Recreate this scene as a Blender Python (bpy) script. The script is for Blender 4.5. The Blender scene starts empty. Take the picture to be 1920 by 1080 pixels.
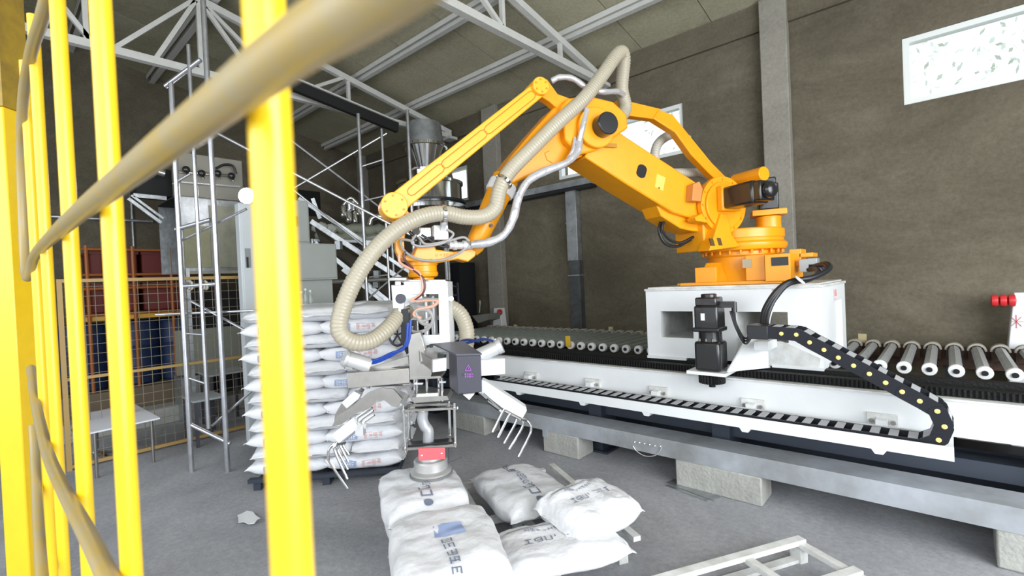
import bpy, bmesh, math, random
from mathutils import Vector, Matrix, Euler, noise as mnoise
V = Vector
PI = math.pi
R_ = math.radians
random.seed(7)
SC = bpy.context.scene
COL = SC.collection

# ------------------------------------------------------------------ camera
FPX, YAW, PITCH, ROLL, EYE = 902.88, R_(42.04), R_(.72), R_(-2.57), 1.7
_f = V((-math.sin(YAW)*math.cos(PITCH), math.cos(YAW)*math.cos(PITCH), -math.sin(PITCH)))
_r = V((math.cos(YAW), math.sin(YAW), 0))
_u = _r.cross(_f)
CR = _r*math.cos(ROLL) + _u*math.sin(ROLL)
CU = -_r*math.sin(ROLL) + _u*math.cos(ROLL)
CO = V((0, 0, EYE))
cam_d = bpy.data.cameras.new('camera')
cam = bpy.data.objects.new('camera', cam_d)
COL.objects.link(cam)
cam.matrix_world = Matrix(((CR.x, CU.x, -_f.x, CO.x), (CR.y, CU.y, -_f.y, CO.y), (CR.z, CU.z, -_f.z, CO.z), (0, 0, 0, 1)))
cam_d.sensor_width = 36
cam_d.lens = FPX/1920*36
cam_d.clip_start = .02
cam_d.dof.use_dof = True
cam_d.dof.focus_distance = 3.8
cam_d.dof.aperture_fstop = 2.9
SC.camera = cam

# ------------------------------------------------------------------ world, lights, exposure
SC.view_settings.view_transform = 'Standard'
SC.view_settings.look = 'None'
SC.view_settings.gamma = 1
SC.view_settings.use_curve_mapping = False
SC.view_settings.exposure = 0.45
w = bpy.data.worlds.new('sky')
SC.world = w
w.use_nodes = True
nt = w.node_tree
nt.nodes.clear()
bg = nt.nodes.new('ShaderNodeBackground')
bg.inputs['Color'].default_value = (.86, .93, 1, 1)
bg.inputs['Strength'].default_value = 1.5
wo = nt.nodes.new('ShaderNodeOutputWorld')
nt.links.new(bg.outputs[0], wo.inputs[0])


def area(name, loc, target, sx, sy, energy, color):
    ld = bpy.data.lights.new(name, 'AREA')
    ld.shape = 'RECTANGLE'
    ld.size, ld.size_y, ld.energy, ld.color = sx, sy, energy, color
    o = bpy.data.objects.new(name, ld)
    o.location = loc
    o.rotation_euler = (V(target)-V(loc)).to_track_quat('-Z', 'Y').to_euler()
    COL.objects.link(o)
    return o


area('daylight_through_east_door', (4.35, .9, 2.5), (-2.6, 3.4, .4), 5.5, 3.6, 410, (.95, .98, 1))
area('daylight_through_front_door', (-1.2, -3.0, 3.0), (-2.4, 3.2, .2), 8.5, 2.6, 135, (.93, .97, 1))

# ------------------------------------------------------------------ pixel helpers: turn a measured image point into a point on a real plane


def ray(x, y):
    return CR*((x-960)/FPX) - CU*((y-540)/FPX) + _f


def onax(x, y, a, v):
    d = ray(x, y)
    return CO + d*((v-CO[a])/d[a])


def PX(x, y, v): return onax(x, y, 0, v)
def PY(x, y, v): return onax(x, y, 1, v)
def PZ(x, y, v): return onax(x, y, 2, v)
def PD(x, y, d): return CO + ray(x, y)*d


def onplane(x, y, p, n):
    d = ray(x, y)
    return CO + d*((V(p)-CO).dot(n)/d.dot(n))


# ------------------------------------------------------------------ materials
MATS = {}


def mat(name, col, rough=.5, metal=0, var=0, vscale=6, bump=0, bscale=40, col2=None, spec=.5, trans=0, coat=0, emit=0, alpha=1, detail=4):
    if name in MATS:
        return MATS[name]
    m = bpy.data.materials.new(name)
    m.use_nodes = True
    n, l = m.node_tree.nodes, m.node_tree.links
    b = n['Principled BSDF']
    b.inputs['Base Color'].default_value = (*col, 1)
    b.inputs['Roughness'].default_value = rough
    b.inputs['Metallic'].default_value = metal
    b.inputs['Specular IOR Level'].default_value = spec
    b.inputs['Transmission Weight'].default_value = trans
    b.inputs['Coat Weight'].default_value = coat
    b.inputs['Alpha'].default_value = alpha
    if emit:
        b.inputs['Emission Color'].default_value = (*col, 1)
        b.inputs['Emission Strength'].default_value = emit
    if var or bump:
        tc = n.new('ShaderNodeTexCoord')
    if var:
        nz = n.new('ShaderNodeTexNoise')
        nz.inputs['Scale'].default_value = vscale
        nz.inputs['Detail'].default_value = detail
        nz.inputs['Roughness'].default_value = .65
        l.new(tc.outputs['Object'], nz.inputs['Vector'])
        mr = n.new('ShaderNodeMapRange')
        mr.inputs['From Min'].default_value = .3
        mr.inputs['From Max'].default_value = .7
        l.new(nz.outputs['Fac'], mr.inputs['Value'])
        mx = n.new('ShaderNodeMix')
        mx.data_type = 'RGBA'
        c2 = col2 or tuple(c*(1-var) for c in col)
        mx.inputs[6].default_value = (*col, 1)
        mx.inputs[7].default_value = (*c2, 1)
        l.new(mr.outputs[0], mx.inputs[0])
        l.new(mx.outputs[2], b.inputs['Base Color'])
    if bump:
        nb = n.new('ShaderNodeTexNoise')
        nb.inputs['Scale'].default_value = bscale
        nb.inputs['Detail'].default_value = 5
        l.new(tc.outputs['Object'], nb.inputs['Vector'])
        bp = n.new('ShaderNodeBump')
        bp.inputs['Strength'].default_value = bump
        bp.inputs['Distance'].default_value = .02
        l.new(nb.outputs['Fac'], bp.inputs['Height'])
        l.new(bp.outputs[0], b.inputs['Normal'])
    MATS[name] = m
    return m


YELLOW = mat('robot_yellow_paint', (.90, .355, .006), .32, var=.12, vscale=5, spec=.5)
YELLOW_LIT = YELLOW
ORANGE = mat('rod_yellow_paint', (.92, .42, .02), .35)
FENCE = mat('fence_yellow_paint', (.90, .58, .015), .3, var=.08, vscale=9, spec=.6)
RAILP = mat('worn_rail_paint', (.36, .31, .20), .38, var=.5, vscale=14, col2=(.44, .30, .07))
WHITE = mat('white_machine_paint', (.80, .82, .83), .38, var=.06, vscale=3)
WHITED = mat('white_painted_steel_soiled', (.78, .79, .78), .45, var=.35, vscale=7, col2=(.5, .5, .47))
BLACK = mat('black_plastic', (.012, .013, .016), .4)
BLACKM = mat('black_motor_enamel', (.012, .012, .013), .28, coat=.3)
GREASE = mat('greasy_black_steel', (.008, .008, .008), .6, bump=.3, bscale=60, spec=.25)
CHAIN = mat('cable_chain_nylon', (.010, .011, .017), .5, spec=.35)
CHAINTOP = mat('chain_crossbar_grey', (.42, .43, .45), .5)
PIN = mat('pale_yellow_pin', (.85, .72, .22), .5)
STEEL = mat('brushed_stainless', (.50, .48, .45), .34, 1, var=.2, vscale=9)
CHROME = mat('polished_stainless', (.8, .8, .8), .1, 1)
ALU = mat('anodised_aluminium', (.78, .79, .80), .35, .6)
GALV = mat('galvanised_steel', (.55, .58, .6), .42, .8, var=.4, vscale=8, bump=.2, bscale=15)
SCAF = mat('scaffold_tube_steel', (.62, .63, .66), .3, .85, var=.25, vscale=12)
BEAMG = mat('grey_channel_steel', (.50, .53, .58), .42, .3, var=.35, vscale=2.5, col2=(.27, .28, .28), bump=.1, bscale=8)
DARKSTEEL = mat('dark_blue_steel', (.045, .055, .075), .45, .3)
ROLLER = mat('dusty_roller_steel', (.52, .54, .55), .45, .35, var=.3, vscale=10)
ROLLERG = mat('shaded_green_roller', (.36, .40, .38), .5, .25, var=.3, vscale=10)  # darker roller colour, shade on the left stretch painted in
CAPW = mat('white_nylon_cap', (.85, .85, .84), .4)
RUST = mat('rusty_brown_steel', (.13, .075, .05), .75, var=.5, vscale=12)
HOSE = mat('ribbed_hose_pvc', (.42, .38, .29), .34, var=.08, vscale=5)
SLEEVE = mat('silver_wrapped_sleeve', (.60, .60, .63), .25, .5, bump=.6, bscale=16)
CAMO = mat('grey_cable_rubber', (.30, .29, .28), .4)
SALMON = mat('salmon_air_line', (.72, .35, .24), .35)
BLUEH = mat('blue_air_hose', (.01, .05, .32), .3)
BAG = mat('white_woven_sack', (.78, .79, .82), .42, var=.10, vscale=9, bump=.8, bscale=9)
INKB = mat('blue_sack_ink', (.10, .19, .48), .6)
INKP = mat('pale_blue_sack_ink', (.30, .38, .60), .6)
INKR = mat('faded_red_sack_ink', (.68, .42, .42), .6)
INKD = mat('grey_sack_ink', (.16, .19, .26), .6)
CONC = mat('concrete_block', (.42, .42, .39), .85, var=.25, vscale=6, bump=.4, bscale=40)
TRUSS = mat('white_truss_paint', (.66, .66, .63), .45, var=.12, vscale=8)
REDK = mat('red_button_plastic', (.62, .03, .035), .35)
PINK = mat('red_label_plate', (.85, .12, .14), .4)
SUCT = mat('cast_aluminium', (.62, .62, .61), .38, .7)
PURPLE = mat('purple_warning_print', (.55, .14, .75), .5)
GREYBOX = mat('dark_grey_enclosure', (.06, .06, .078), .42)
CAB = mat('grey_cabinet_paint', (.40, .43, .41), .45, var=.06, vscale=3)
CABL = mat('pale_cabinet_paint', (.62, .66, .68), .45)
MESHW = mat('mesh_fence_tan', (.42, .27, .09), .5)
MESHG = mat('mesh_wire_pale', (.22, .19, .13), .5)
REDC = mat('dark_red_crate', (.12, .012, .008), .6)
ORNG = mat('orange_frame_tube', (.32, .10, .02), .5)
BLUEC = mat('blue_barrel_plastic', (.014, .03, .085), .5)
PLY = mat('weathered_plywood', (.42, .42, .33), .7, var=.3, vscale=4)
TARP = mat('olive_tarpaulin', (.30, .32, .25), .6, bump=.4, bscale=8)
FRAMEW = mat('window_frame_white', (.75, .78, .76), .5)
DARK = mat('dark_recess', (.01, .01, .01), .8)


def glassmat():
    m = bpy.data.materials.new('window_glass')
    m.use_nodes = True
    n, l = m.node_tree.nodes, m.node_tree.links
    n.clear()
    o = n.new('ShaderNodeOutputMaterial')
    t = n.new('ShaderNodeBsdfTransparent')
    t.inputs[0].default_value = (.96, .98, .98, 1)
    g = n.new('ShaderNodeBsdfGlossy')
    g.inputs['Roughness'].default_value = .03
    mx = n.new('ShaderNodeMixShader')
    mx.inputs[0].default_value = .06
    l.new(t.outputs[0], mx.inputs[1])
    l.new(g.outputs[0], mx.inputs[2])
    l.new(mx.outputs[0], o.inputs[0])
    return m


GLASS = glassmat()


def plaster(name, c1, c2, c3, scale=.55, bump=.5, streak=True):
    m = bpy.data.materials.new(name)
    m.use_nodes = True
    n, l = m.node_tree.nodes, m.node_tree.links
    b = n['Principled BSDF']
    b.inputs['Roughness'].default_value = .92
    b.inputs['Specular IOR Level'].default_value = .2
    tc = n.new('ShaderNodeTexCoord')
    mp = n.new('ShaderNodeMapping')
    mp.inputs['Scale'].default_value = (1, 1, 1.7)
    l.new(tc.outputs['Object'], mp.inputs[0])
    a = n.new('ShaderNodeTexNoise')
    a.inputs['Scale'].default_value = scale
    a.inputs['Detail'].default_value = 7
    a.inputs['Roughness'].default_value = .7
    a.inputs['Distortion'].default_value = .6
    l.new(mp.outputs[0], a.inputs['Vector'])
    cr = n.new('ShaderNodeValToRGB')
    cr.color_ramp.elements[0].position = .32
    cr.color_ramp.elements[0].color = (*c1, 1)
    cr.color_ramp.elements[1].position = .72
    cr.color_ramp.elements[1].color = (*c3, 1)
    e = cr.color_ramp.elements.new(.52)
    e.color = (*c2, 1)
    l.new(a.outputs['Fac'], cr.inputs[0])
    f2 = n.new('ShaderNodeTexNoise')
    f2.inputs['Scale'].default_value = 26
    f2.inputs['Detail'].default_value = 6
    f2.inputs['Roughness'].default_value = .8
    l.new(tc.outputs['Object'], f2.inputs['Vector'])
    mr = n.new('ShaderNodeMapRange')
    mr.inputs['From Min'].default_value = .3
    mr.inputs['From Max'].default_value = .7
    mr.inputs['To Min'].default_value = .78
    mr.inputs['To Max'].default_value = 1.15
    l.new(f2.outputs['Fac'], mr.inputs['Value'])
    mu = n.new('ShaderNodeMix')
    mu.data_type = 'RGBA'
    mu.blend_type = 'MULTIPLY'
    mu.inputs[0].default_value = 1
    l.new(cr.outputs[0], mu.inputs[6])
    l.new(mr.outputs[0], mu.inputs[7])
    l.new(mu.outputs[2], b.inputs['Base Color'])
    bp = n.new('ShaderNodeBump')
    bp.inputs['Strength'].default_value = bump
    bp.inputs['Distance'].default_value = .02
    l.new(f2.outputs['Fac'], bp.inputs['Height'])
    l.new(bp.outputs[0], b.inputs['Normal'])
    return m


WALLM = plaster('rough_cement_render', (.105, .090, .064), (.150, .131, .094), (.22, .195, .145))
COLM = plaster('column_concrete', (.25, .235, .20), (.29, .275, .235), (.33, .31, .27), 1.5, .3)
FLOORM = plaster('dusty_concrete_floor', (.27, .275, .295), (.345, .35, .37), (.43, .435, .455), .8, .25)
CEILM = plaster('sandwich_panel_skin', (.31, .29, .20), (.40, .375, .265), (.47, .445, .325), .7, .1)

# ------------------------------------------------------------------ mesh builder


def crom(pts, n=8):
    """smooth path through points (Vectors or tuples of any length)"""
    P = [tuple(p) for p in pts]
    P = [tuple(2*a-b for a, b in zip(P[0], P[1]))] + P + [tuple(2*a-b for a, b in zip(P[-1], P[-2]))]
    out = []
    for i in range(1, len(P)-2):
        for k in range(n):
            t = k/n
            out.append(tuple(.5*((2*b)+(c-a)*t+(2*a-5*b+4*c-d)*t*t+(-a+3*b-3*c+d)*t**3) for a, b, c, d in zip(P[i-1], P[i], P[i+1], P[i+2])))
    out.append(P[-2])
    return [V(o) for o in out]


class MB:
    def __init__(s):
        s.v, s.f = [], []

    def add(s, vs, fs):
        k = len(s.v)
        s.v += [V(p) for p in vs]
        s.f += [tuple(i+k for i in f) for f in fs]
        return s

    def prism(s, pts, vec):
        """closed polygon extruded by vec"""
        pts = [V(p) for p in pts]
        vec = V(vec)
        n = len(pts)
        nrm = V((0, 0, 0))
        for i in range(n):
            nrm += (pts[i]-pts[0]).cross(pts[(i+1) % n]-pts[0])
        if nrm.dot(vec) > 0:
            pts.reverse()
        fs = [tuple(range(n)), tuple(range(2*n-1, n-1, -1))]
        for i in range(n):
            j = (i+1) % n
            fs.append((j, i, i+n, j+n))
        return s.add(pts+[p+vec for p in pts], fs)

    def box(s, c, d, rot=None):
        """centre, full size, rotation matrix (3x3) or z angle"""
        if rot is None:
            M = Matrix.Identity(3)
        elif isinstance(rot, (int, float)):
            M = Matrix.Rotation(rot, 3, 'Z')
        else:
            M = rot
        c = V(c)
        vs = [c + M @ V((x*d[0]/2, y*d[1]/2, z*d[2]/2)) for z in (-1, 1) for y in (-1, 1) for x in (-1, 1)]
        return s.add(vs, [(0, 2, 3, 1), (4, 5, 7, 6), (0, 1, 5, 4), (2, 6, 7, 3), (0, 4, 6, 2), (1, 3, 7, 5)])

    def bb(s, x0, x1, y0, y1, z0, z1):
        return s.box(((x0+x1)/2, (y0+y1)/2, (z0+z1)/2), (abs(x1-x0), abs(y1-y0), abs(z1-z0)))

    def bar(s, a, b, wd, ht, up=(0, 0, 1)):
        """rectangular bar from a to b, ht measured along up"""
        a, b = V(a), V(b)
        x = (b-a).normalized()
        up = V(up)
        if abs(x.dot(up)) > .98:
            up = V((1, 0, 0))
        y = up.cross(x).normalized()
        z = x.cross(y)
        M = Matrix((x, y, z)).transposed()
        return s.box((a+b)/2, ((b-a).length, wd, ht), M)

    def cyl(s, a, b, r0, r1=None, n=20, cap=True):
        a, b = V(a), V(b)
        r1 = r0 if r1 is None else r1
        x = (b-a).normalized()
        y = x.orthogonal().normalized()
        z = x.cross(y)
        vs = []
        for p, r in ((a, r0), (b, r1)):
            for i in range(n):
                t = 2*PI*i/n
                vs.append(p + y*math.cos(t)*r + z*math.sin(t)*r)
        fs = [(i, (i+1) % n, n+(i+1) % n, n+i) for i in range(n)]
        if cap:
            fs += [tuple(range(n-1, -1, -1)), tuple(range(n, 2*n))]
        return s.add(vs, fs)

    def lathe(s, prof, c=(0, 0, 0), n=32, axis=(0, 0, 1)):
        """profile [(r,h)] spun about axis through c; closed at both ends"""
        c = V(c)
        x = V(axis).normalized()
        y = x.orthogonal().normalized()
        z = x.cross(y)
        vs = []
        for r, h in prof:
            for i in range(n):
                t = 2*PI*i/n
                vs.append(c + x*h + y*math.cos(t)*r + z*math.sin(t)*r)
        fs = []
        for k in range(len(prof)-1):
            for i in range(n):
                j = (i+1) % n
                fs.append((k*n+i, k*n+j, (k+1)*n+j, (k+1)*n+i))
        fs.append(tuple(range(n-1, -1, -1)))
        m = (len(prof)-1)*n
        fs.append(tuple(range(m, m+n)))
        return s.add(vs, fs)

    def tube(s, path, r, n=12, cap=True):
        """r: number or list per point"""
        path = [V(p) for p in path]
        N = len(path)
        rs = r if isinstance(r, (list, tuple)) else [r]*N
        t0 = (path[1]-path[0]).normalized()
        y = t0.orthogonal().normalized()
        vs = []
        for i, p in enumerate(path):
            t = (path[min(i+1, N-1)]-path[max(i-1, 0)]).normalized()
            y = (y - t*y.dot(t)).normalized()
            z = t.cross(y)
            for k in range(n):
                a = 2*PI*k/n
                vs.append(p + y*math.cos(a)*rs[i] + z*math.sin(a)*rs[i])
        fs = []
        for i in range(N-1):
            for k in range(n):
                j = (k+1) % n
                fs.append((i*n+k, i*n+j, (i+1)*n+j, (i+1)*n+k))
        if cap:
            fs.append(tuple(range(n-1, -1, -1)))
            fs.append(tuple(range((N-1)*n, N*n)))
        return s.add(vs, fs)

    def ball(s, c, r, n=16, sc=(1, 1, 1)):
        c = V(c)
        m = n//2
        vs = [c+V((0, 0, r*sc[2]))]
        for i in range(1, m):
            a = PI*i/m
            for k in range(n):
                b = 2*PI*k/n
                vs.append(c+V((r*sc[0]*math.sin(a)*math.cos(b), r*sc[1]*math.sin(a)*math.sin(b), r*sc[2]*math.cos(a))))
        vs.append(c-V((0, 0, r*sc[2])))
        fs = [(0, 1+k, 1+(k+1) % n) for k in range(n)]
        for i in range(m-2):
            for k in range(n):
                a0 = 1+i*n
                fs.append((a0+k, a0+n+k, a0+n+(k+1) % n, a0+(k+1) % n))
        L = len(vs)-1
        a0 = 1+(m-2)*n
        fs += [(L, a0+(k+1) % n, a0+k) for k in range(n)]
        return s.add(vs, fs)

    def mesh(s, name, material, origin=(0, 0, 0)):
        me = bpy.data.meshes.new(name)
        o = V(origin)
        me.from_pydata([tuple(p-o) for p in s.v], [], s.f)
        me.materials.append(material)
        me.polygons.foreach_set('use_smooth', [True]*len(me.polygons))
        me.set_sharp_from_angle(angle=R_(32))
        me.update()
        return me


def link(name, data, parent=None, loc=(0, 0, 0)):
    o = bpy.data.objects.new(name, data)
    COL.objects.link(o)
    if parent is not None:
        o.parent = parent
    o.location = loc
    return o


def WO(o):
    """world position of an object (all parents are pure translations here)"""
    p = V(o.location)
    while o.parent:
        o = o.parent
        p += V(o.location)
    return p


def islands(mb):
    """separate pieces of a builder, pieces that touch kept together"""
    n = len(mb.v)
    par = list(range(n))

    def fi(i):
        while par[i] != i:
            par[i] = par[par[i]]
            i = par[i]
        return i
    for f in mb.f:
        a = fi(f[0])
        for j in f[1:]:
            par[fi(j)] = a
    roots = {}
    for i in range(n):
        roots.setdefault(fi(i), []).append(i)
    if len(roots) < 2 or len(roots) > 60:
        return [mb]
    gs = []
    for idx in roots.values():
        lo = [min(mb.v[i][k] for i in idx)-.003 for k in range(3)]
        hi = [max(mb.v[i][k] for i in idx)+.003 for k in range(3)]
        gs.append([lo, hi, set(idx)])
    merged = True
    while merged:
        merged = False
        for i in range(len(gs)):
            for j in range(i+1, len(gs)):
                A, B = gs[i], gs[j]
                if all(A[0][k] <= B[1][k] and B[0][k] <= A[1][k] for k in range(3)):
                    A[0] = [min(p, q) for p, q in zip(A[0], B[0])]
                    A[1] = [max(p, q) for p, q in zip(A[1], B[1])]
                    A[2] |= B[2]
                    gs.pop(j)
                    merged = True
                    break
            if merged:
                break
    if len(gs) == 1:
        return [mb]
    out = []
    for g in gs:
        order = sorted(g[2])
        mp_ = {o_: k for k, o_ in enumerate(order)}
        q = MB()
        q.v = [mb.v[i] for i in order]
        q.f = [tuple(mp_[i] for i in f) for f in mb.f if f[0] in g[2]]
        out.append(q)
    return out


def part(name, mb, m, parent, bevel=0, label=None, split=True):
    """mesh in world coordinates linked under parent; pieces that stand apart become objects of their own"""
    if split and parent is not None:
        pcs = islands(mb)
        if len(pcs) > 1:
            os_ = [part(name, q, m, parent, bevel, label, False) for q in pcs]
            return os_[0]
    o0 = WO(parent) if parent else V((0, 0, 0))
    o = link(name, mb.mesh(name, m, o0), parent)
    if bevel:
        b = o.modifiers.new('bevel', 'BEVEL')
        b.width = bevel
        b.segments = 2
        b.limit_method = 'ANGLE'
        b.angle_limit = R_(40)
    if label:
        o['label'] = label
    return o


def thing(name, label, cat, loc=(0, 0, 0), group=None):
    o = link(name, None, None, loc)
    o.empty_display_size = .1
    o['label'] = label
    o['category'] = cat
    if group:
        o['group'] = group
    return o


def single(name, mb, m, label, cat, group=None, bevel=0, kind=None):
    # origin at the base centre
    xs = [p.x for p in mb.v]
    ys = [p.y for p in mb.v]
    zs = [p.z for p in mb.v]
    o0 = V(((min(xs)+max(xs))/2, (min(ys)+max(ys))/2, min(zs)))
    o = link(name, mb.mesh(name, m, o0), None, o0)
    o['label'] = label
    o['category'] = cat
    if group:
        o['group'] = group
    if kind:
        o['kind'] = kind
    if bevel:
        b = o.modifiers.new('bevel', 'BEVEL')
        b.width = bevel
        b.segments = 2
        b.limit_method = 'ANGLE'
    return o


def struct(name, mb, m, parent=None, bevel=0):
    o = part(name, mb, m, parent, bevel)
    if parent is None:
        o['kind'] = 'structure'
    return o


def fbox(mb, u0, v0, u1, v1, y0, dy):
    """box whose front face (plane Y=y0) covers the measured rectangle, dy deep"""
    a, b = PY(u0, (v0+v1)/2, y0), PY(u1, (v0+v1)/2, y0)
    t, d = PY((u0+u1)/2, v0, y0), PY((u0+u1)/2, v1, y0)
    mb.bb(a.x, b.x, y0, y0+dy, d.z, t.z)
    return mb


FONT = {}


def text_mesh(n, size):
    """a row of n small stroke glyphs: print too small to be read in the photograph; n may end in '.' for a filled dot"""
    key = (n, size)
    if key in FONT:
        return FONT[key]
    rnd = random.Random(str(n))
    cnt = int(str(n).rstrip('.'))
    dot = str(n).endswith('.')
    vs, fs = [], []

    def rect(x0, y0, x1, y1):
        k = len(vs)
        m = max(1, int((x1-x0)/(size*.4)))
        for i in range(m+1):
            x = x0+(x1-x0)*i/m
            vs.append(V((x, y0, 0)))
            vs.append(V((x, y1, 0)))
        for i in range(m):
            fs.append((k+2*i, k+2*i+2, k+2*i+3, k+2*i+1))
    adv = size*1.1
    for c in range(cnt):
        x0 = (c-(cnt-1)/2)*adv-size*.42
        w_, h_, t = size*.84, size*.84, size*.12
        y0 = -h_/2
        if dot and c == cnt-1:
            k = len(vs)
            for i in range(12):
                vs.append(V((x0+w_/2+w_*.4*math.cos(i*PI/6), w_*.4*math.sin(i*PI/6), 0)))
            fs.append(tuple(range(k, k+12)))
            continue
        for r in (0, .44, .88):
            if rnd.random() < .75:
                rect(x0+w_*rnd.choice((0, .2)), y0+h_*r, x0+w_*rnd.choice((.8, 1)), y0+h_*r+t)
        for q in (.05, .45, .85):
            if rnd.random() < .6:
                rect(x0+w_*q, y0+h_*rnd.choice((0, .4)), x0+w_*q+t, y0+h_)
    FONT[key] = (vs, fs)
    return vs, fs


def put_text(mb, txt, size, c, xdir, ydir):
    vs, fs = text_mesh(txt, size)
    c, xd, yd = V(c), V(xdir).normalized(), V(ydir).normalized()
    mb.add([c+xd*v.x+yd*v.y for v in vs], fs)


# ================================================================== SETTING
WALLY, ENDX, EASTX, SOUTHY = 6.55, -10.8, 4.6, -3.2
EAVE, SLOPE, RIDGEY = 4.95, .2, 0.0
def roofz(y): return EAVE + SLOPE*(WALLY-abs(y-RIDGEY)-RIDGEY) if y >= RIDGEY else EAVE + SLOPE*(WALLY-RIDGEY) - SLOPE*(RIDGEY-y)

struct('floor', MB().bb(ENDX-.3, EASTX+.3, SOUTHY-6, WALLY+.3, -.2, 0), FLOORM)

# right wall with three high windows
WZ0, WZ1 = 3.36, 4.05
WINS = [(-.28, 1.75), (-4.75, -2.62), (-7.75, -6.95)]
mb = MB()
mb.bb(ENDX-.3, EASTX+.3, WALLY, WALLY+.28, 0, WZ0)
mb.bb(ENDX-.3, EASTX+.3, WALLY, WALLY+.28, WZ1, EAVE+.05)
cur = ENDX-.3
for a, b in sorted(WINS):
    mb.bb(cur, a, WALLY, WALLY+.28, WZ0, WZ1)
    cur = b
mb.bb(cur, EASTX+.3, WALLY, WALLY+.28, WZ0, WZ1)
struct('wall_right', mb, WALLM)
for k, (a, b) in enumerate(WINS):
    e = link('window_%d' % (k+1), None, None, (a, WALLY, WZ0))
    e['kind'] = 'structure'
    fr = MB()
    t = .055
    y0, y1 = WALLY+.02, WALLY+.12
    fr.bb(a, b, y0, y1, WZ0, WZ0+t).bb(a, b, y0, y1, WZ1-t, WZ1).bb(a, a+t, y0, y1, WZ0+t, WZ1-t).bb(b-t, b, y0, y1, WZ0+t, WZ1-t)
    part('window_frame', fr, FRAMEW, e)
    if k == 1:
        m_ = (a+b)/2
        part('mullion', MB().bb(m_-.025, m_+.025, y0+.02, y1-.02, WZ0+t, WZ1-t), FRAMEW, e)
    part('pane', MB().bb(a+t, b-t, y0+.045, y0+.052, WZ0+t, WZ1-t), GLASS, e)
    part('reveal', MB().bb(a, b, WALLY+.12, WALLY+.28, WZ0, WZ0+.02), WHITED, e)

# ring beam and columns on the right wall
struct('trim_1', MB().bb(ENDX, EASTX, WALLY-.05, WALLY, 4.62, EAVE), WALLM)
for i, (a, b) in enumerate([(-1.60, -1.31), (-6.38, -6.02), (-10.8, -10.5), (3.2, 3.5)]):
    struct('trim_%d' % (i+2), MB().bb(a, b, WALLY-.13, WALLY, 0, EAVE), COLM, bevel=.01)

# end wall (gable), east wall, south wall round a wide door opening
mb = MB()
for a, b in ((SOUTHY-.3, 0.0), (0.0, WALLY)):
    pass
mb.prism([(ENDX, SOUTHY, 0), (ENDX, WALLY, 0), (ENDX, WALLY, EAVE), (ENDX, 0, roofz(0)), (ENDX, SOUTHY, roofz(SOUTHY))], (-.28, 0, 0))
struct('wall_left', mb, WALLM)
mb = MB().prism([(EASTX, SOUTHY, 4.3), (EASTX, WALLY, 4.3), (EASTX, WALLY, EAVE), (EASTX, 0, roofz(0)), (EASTX, SOUTHY, roofz(SOUTHY))], (.28, 0, 0)).bb(EASTX, EASTX+.28, SOUTHY, -2.4, 0, 4.3).bb(EASTX, EASTX+.28, 4.4, WALLY, 0, 4.3)
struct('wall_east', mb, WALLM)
mb = MB().bb(ENDX, -7.2, SOUTHY-.28, SOUTHY, 0, roofz(SOUTHY)).bb(3.6, EASTX, SOUTHY-.28, SOUTHY, 0, roofz(SOUTHY)).bb(-7.2, 3.6, SOUTHY-.28, SOUTHY, 4.6, roofz(SOUTHY))
struct('wall_front', mb, WALLM)

# ceiling of sandwich panels laid down the slope
ceil = link('ceiling', None, None, (0, 0, roofz(0)))
ceil['kind'] = 'structure'
PW = .98
x = ENDX-.2
me_n = me_s = None
cos_, L = math.cos(math.atan(SLOPE)), 0
while x < EASTX+.2:
    if me_n is None:
        me_n = MB().prism([(.006, 0, 0), (.006, WALLY+.2, -SLOPE*(WALLY+.2)), (PW-.006, WALLY+.2, -SLOPE*(WALLY+.2)), (PW-.006, 0, 0)], (0, 0, .08)).mesh('ceiling_panel', CEILM)
        me_s = MB().prism([(.006, 0, 0), (.006, SOUTHY-.3, SLOPE*(SOUTHY-.3)), (PW-.006, SOUTHY-.3, SLOPE*(SOUTHY-.3)), (PW-.006, 0, 0)], (0, 0, .08)).mesh('ceiling_panel', CEILM)
    for me in (me_n, me_s):
        link('ceiling_panel', me, ceil, (x, 0, 0))
    x += PW
part('roof_backing', MB().prism([(ENDX-.3, WALLY+.3, EAVE-.06+.1), (ENDX-.3, 0, roofz(0)+.09), (ENDX-.3, SOUTHY-.4, roofz(SOUTHY-.4)+.09), (ENDX-.3, SOUTHY-.4, roofz(0)+.3), (ENDX-.3, WALLY+.3, roofz(0)+.3)], (EASTX-ENDX+.6, 0, 0)), DARK, ceil)

# purlins
for i, yy in enumerate([5.6, 4.5, 3.4, 2.3, 1.2, .12, -1.1, -2.2]):
    zz = roofz(yy)-.01
    e = thing('purlin', ['white roof purlin nearest the right wall', 'white roof purlin second from the right wall', 'white roof purlin third from the right wall', 'white roof purlin fourth from the right wall', 'white roof purlin fifth from the right wall', 'white roof purlin under the ridge', 'white roof purlin above the near fence', 'white roof purlin farthest from the right wall'][i], 'roof beam', ((ENDX+EASTX)/2, yy, zz-.12), 'roof purlins')
    part('web', MB().bb(ENDX, EASTX, yy-.006, yy+.006, zz-.12, zz), TRUSS, e)
    part('flange', MB().bb(ENDX, EASTX, yy-.04, yy+.04, zz-.132, zz-.12), TRUSS, e)
    part('lip', MB().bb(ENDX, EASTX, yy-.075, yy-.065, zz-.07, zz-.0), TRUSS, e)

# trusses
BCZ = 4.62


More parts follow.
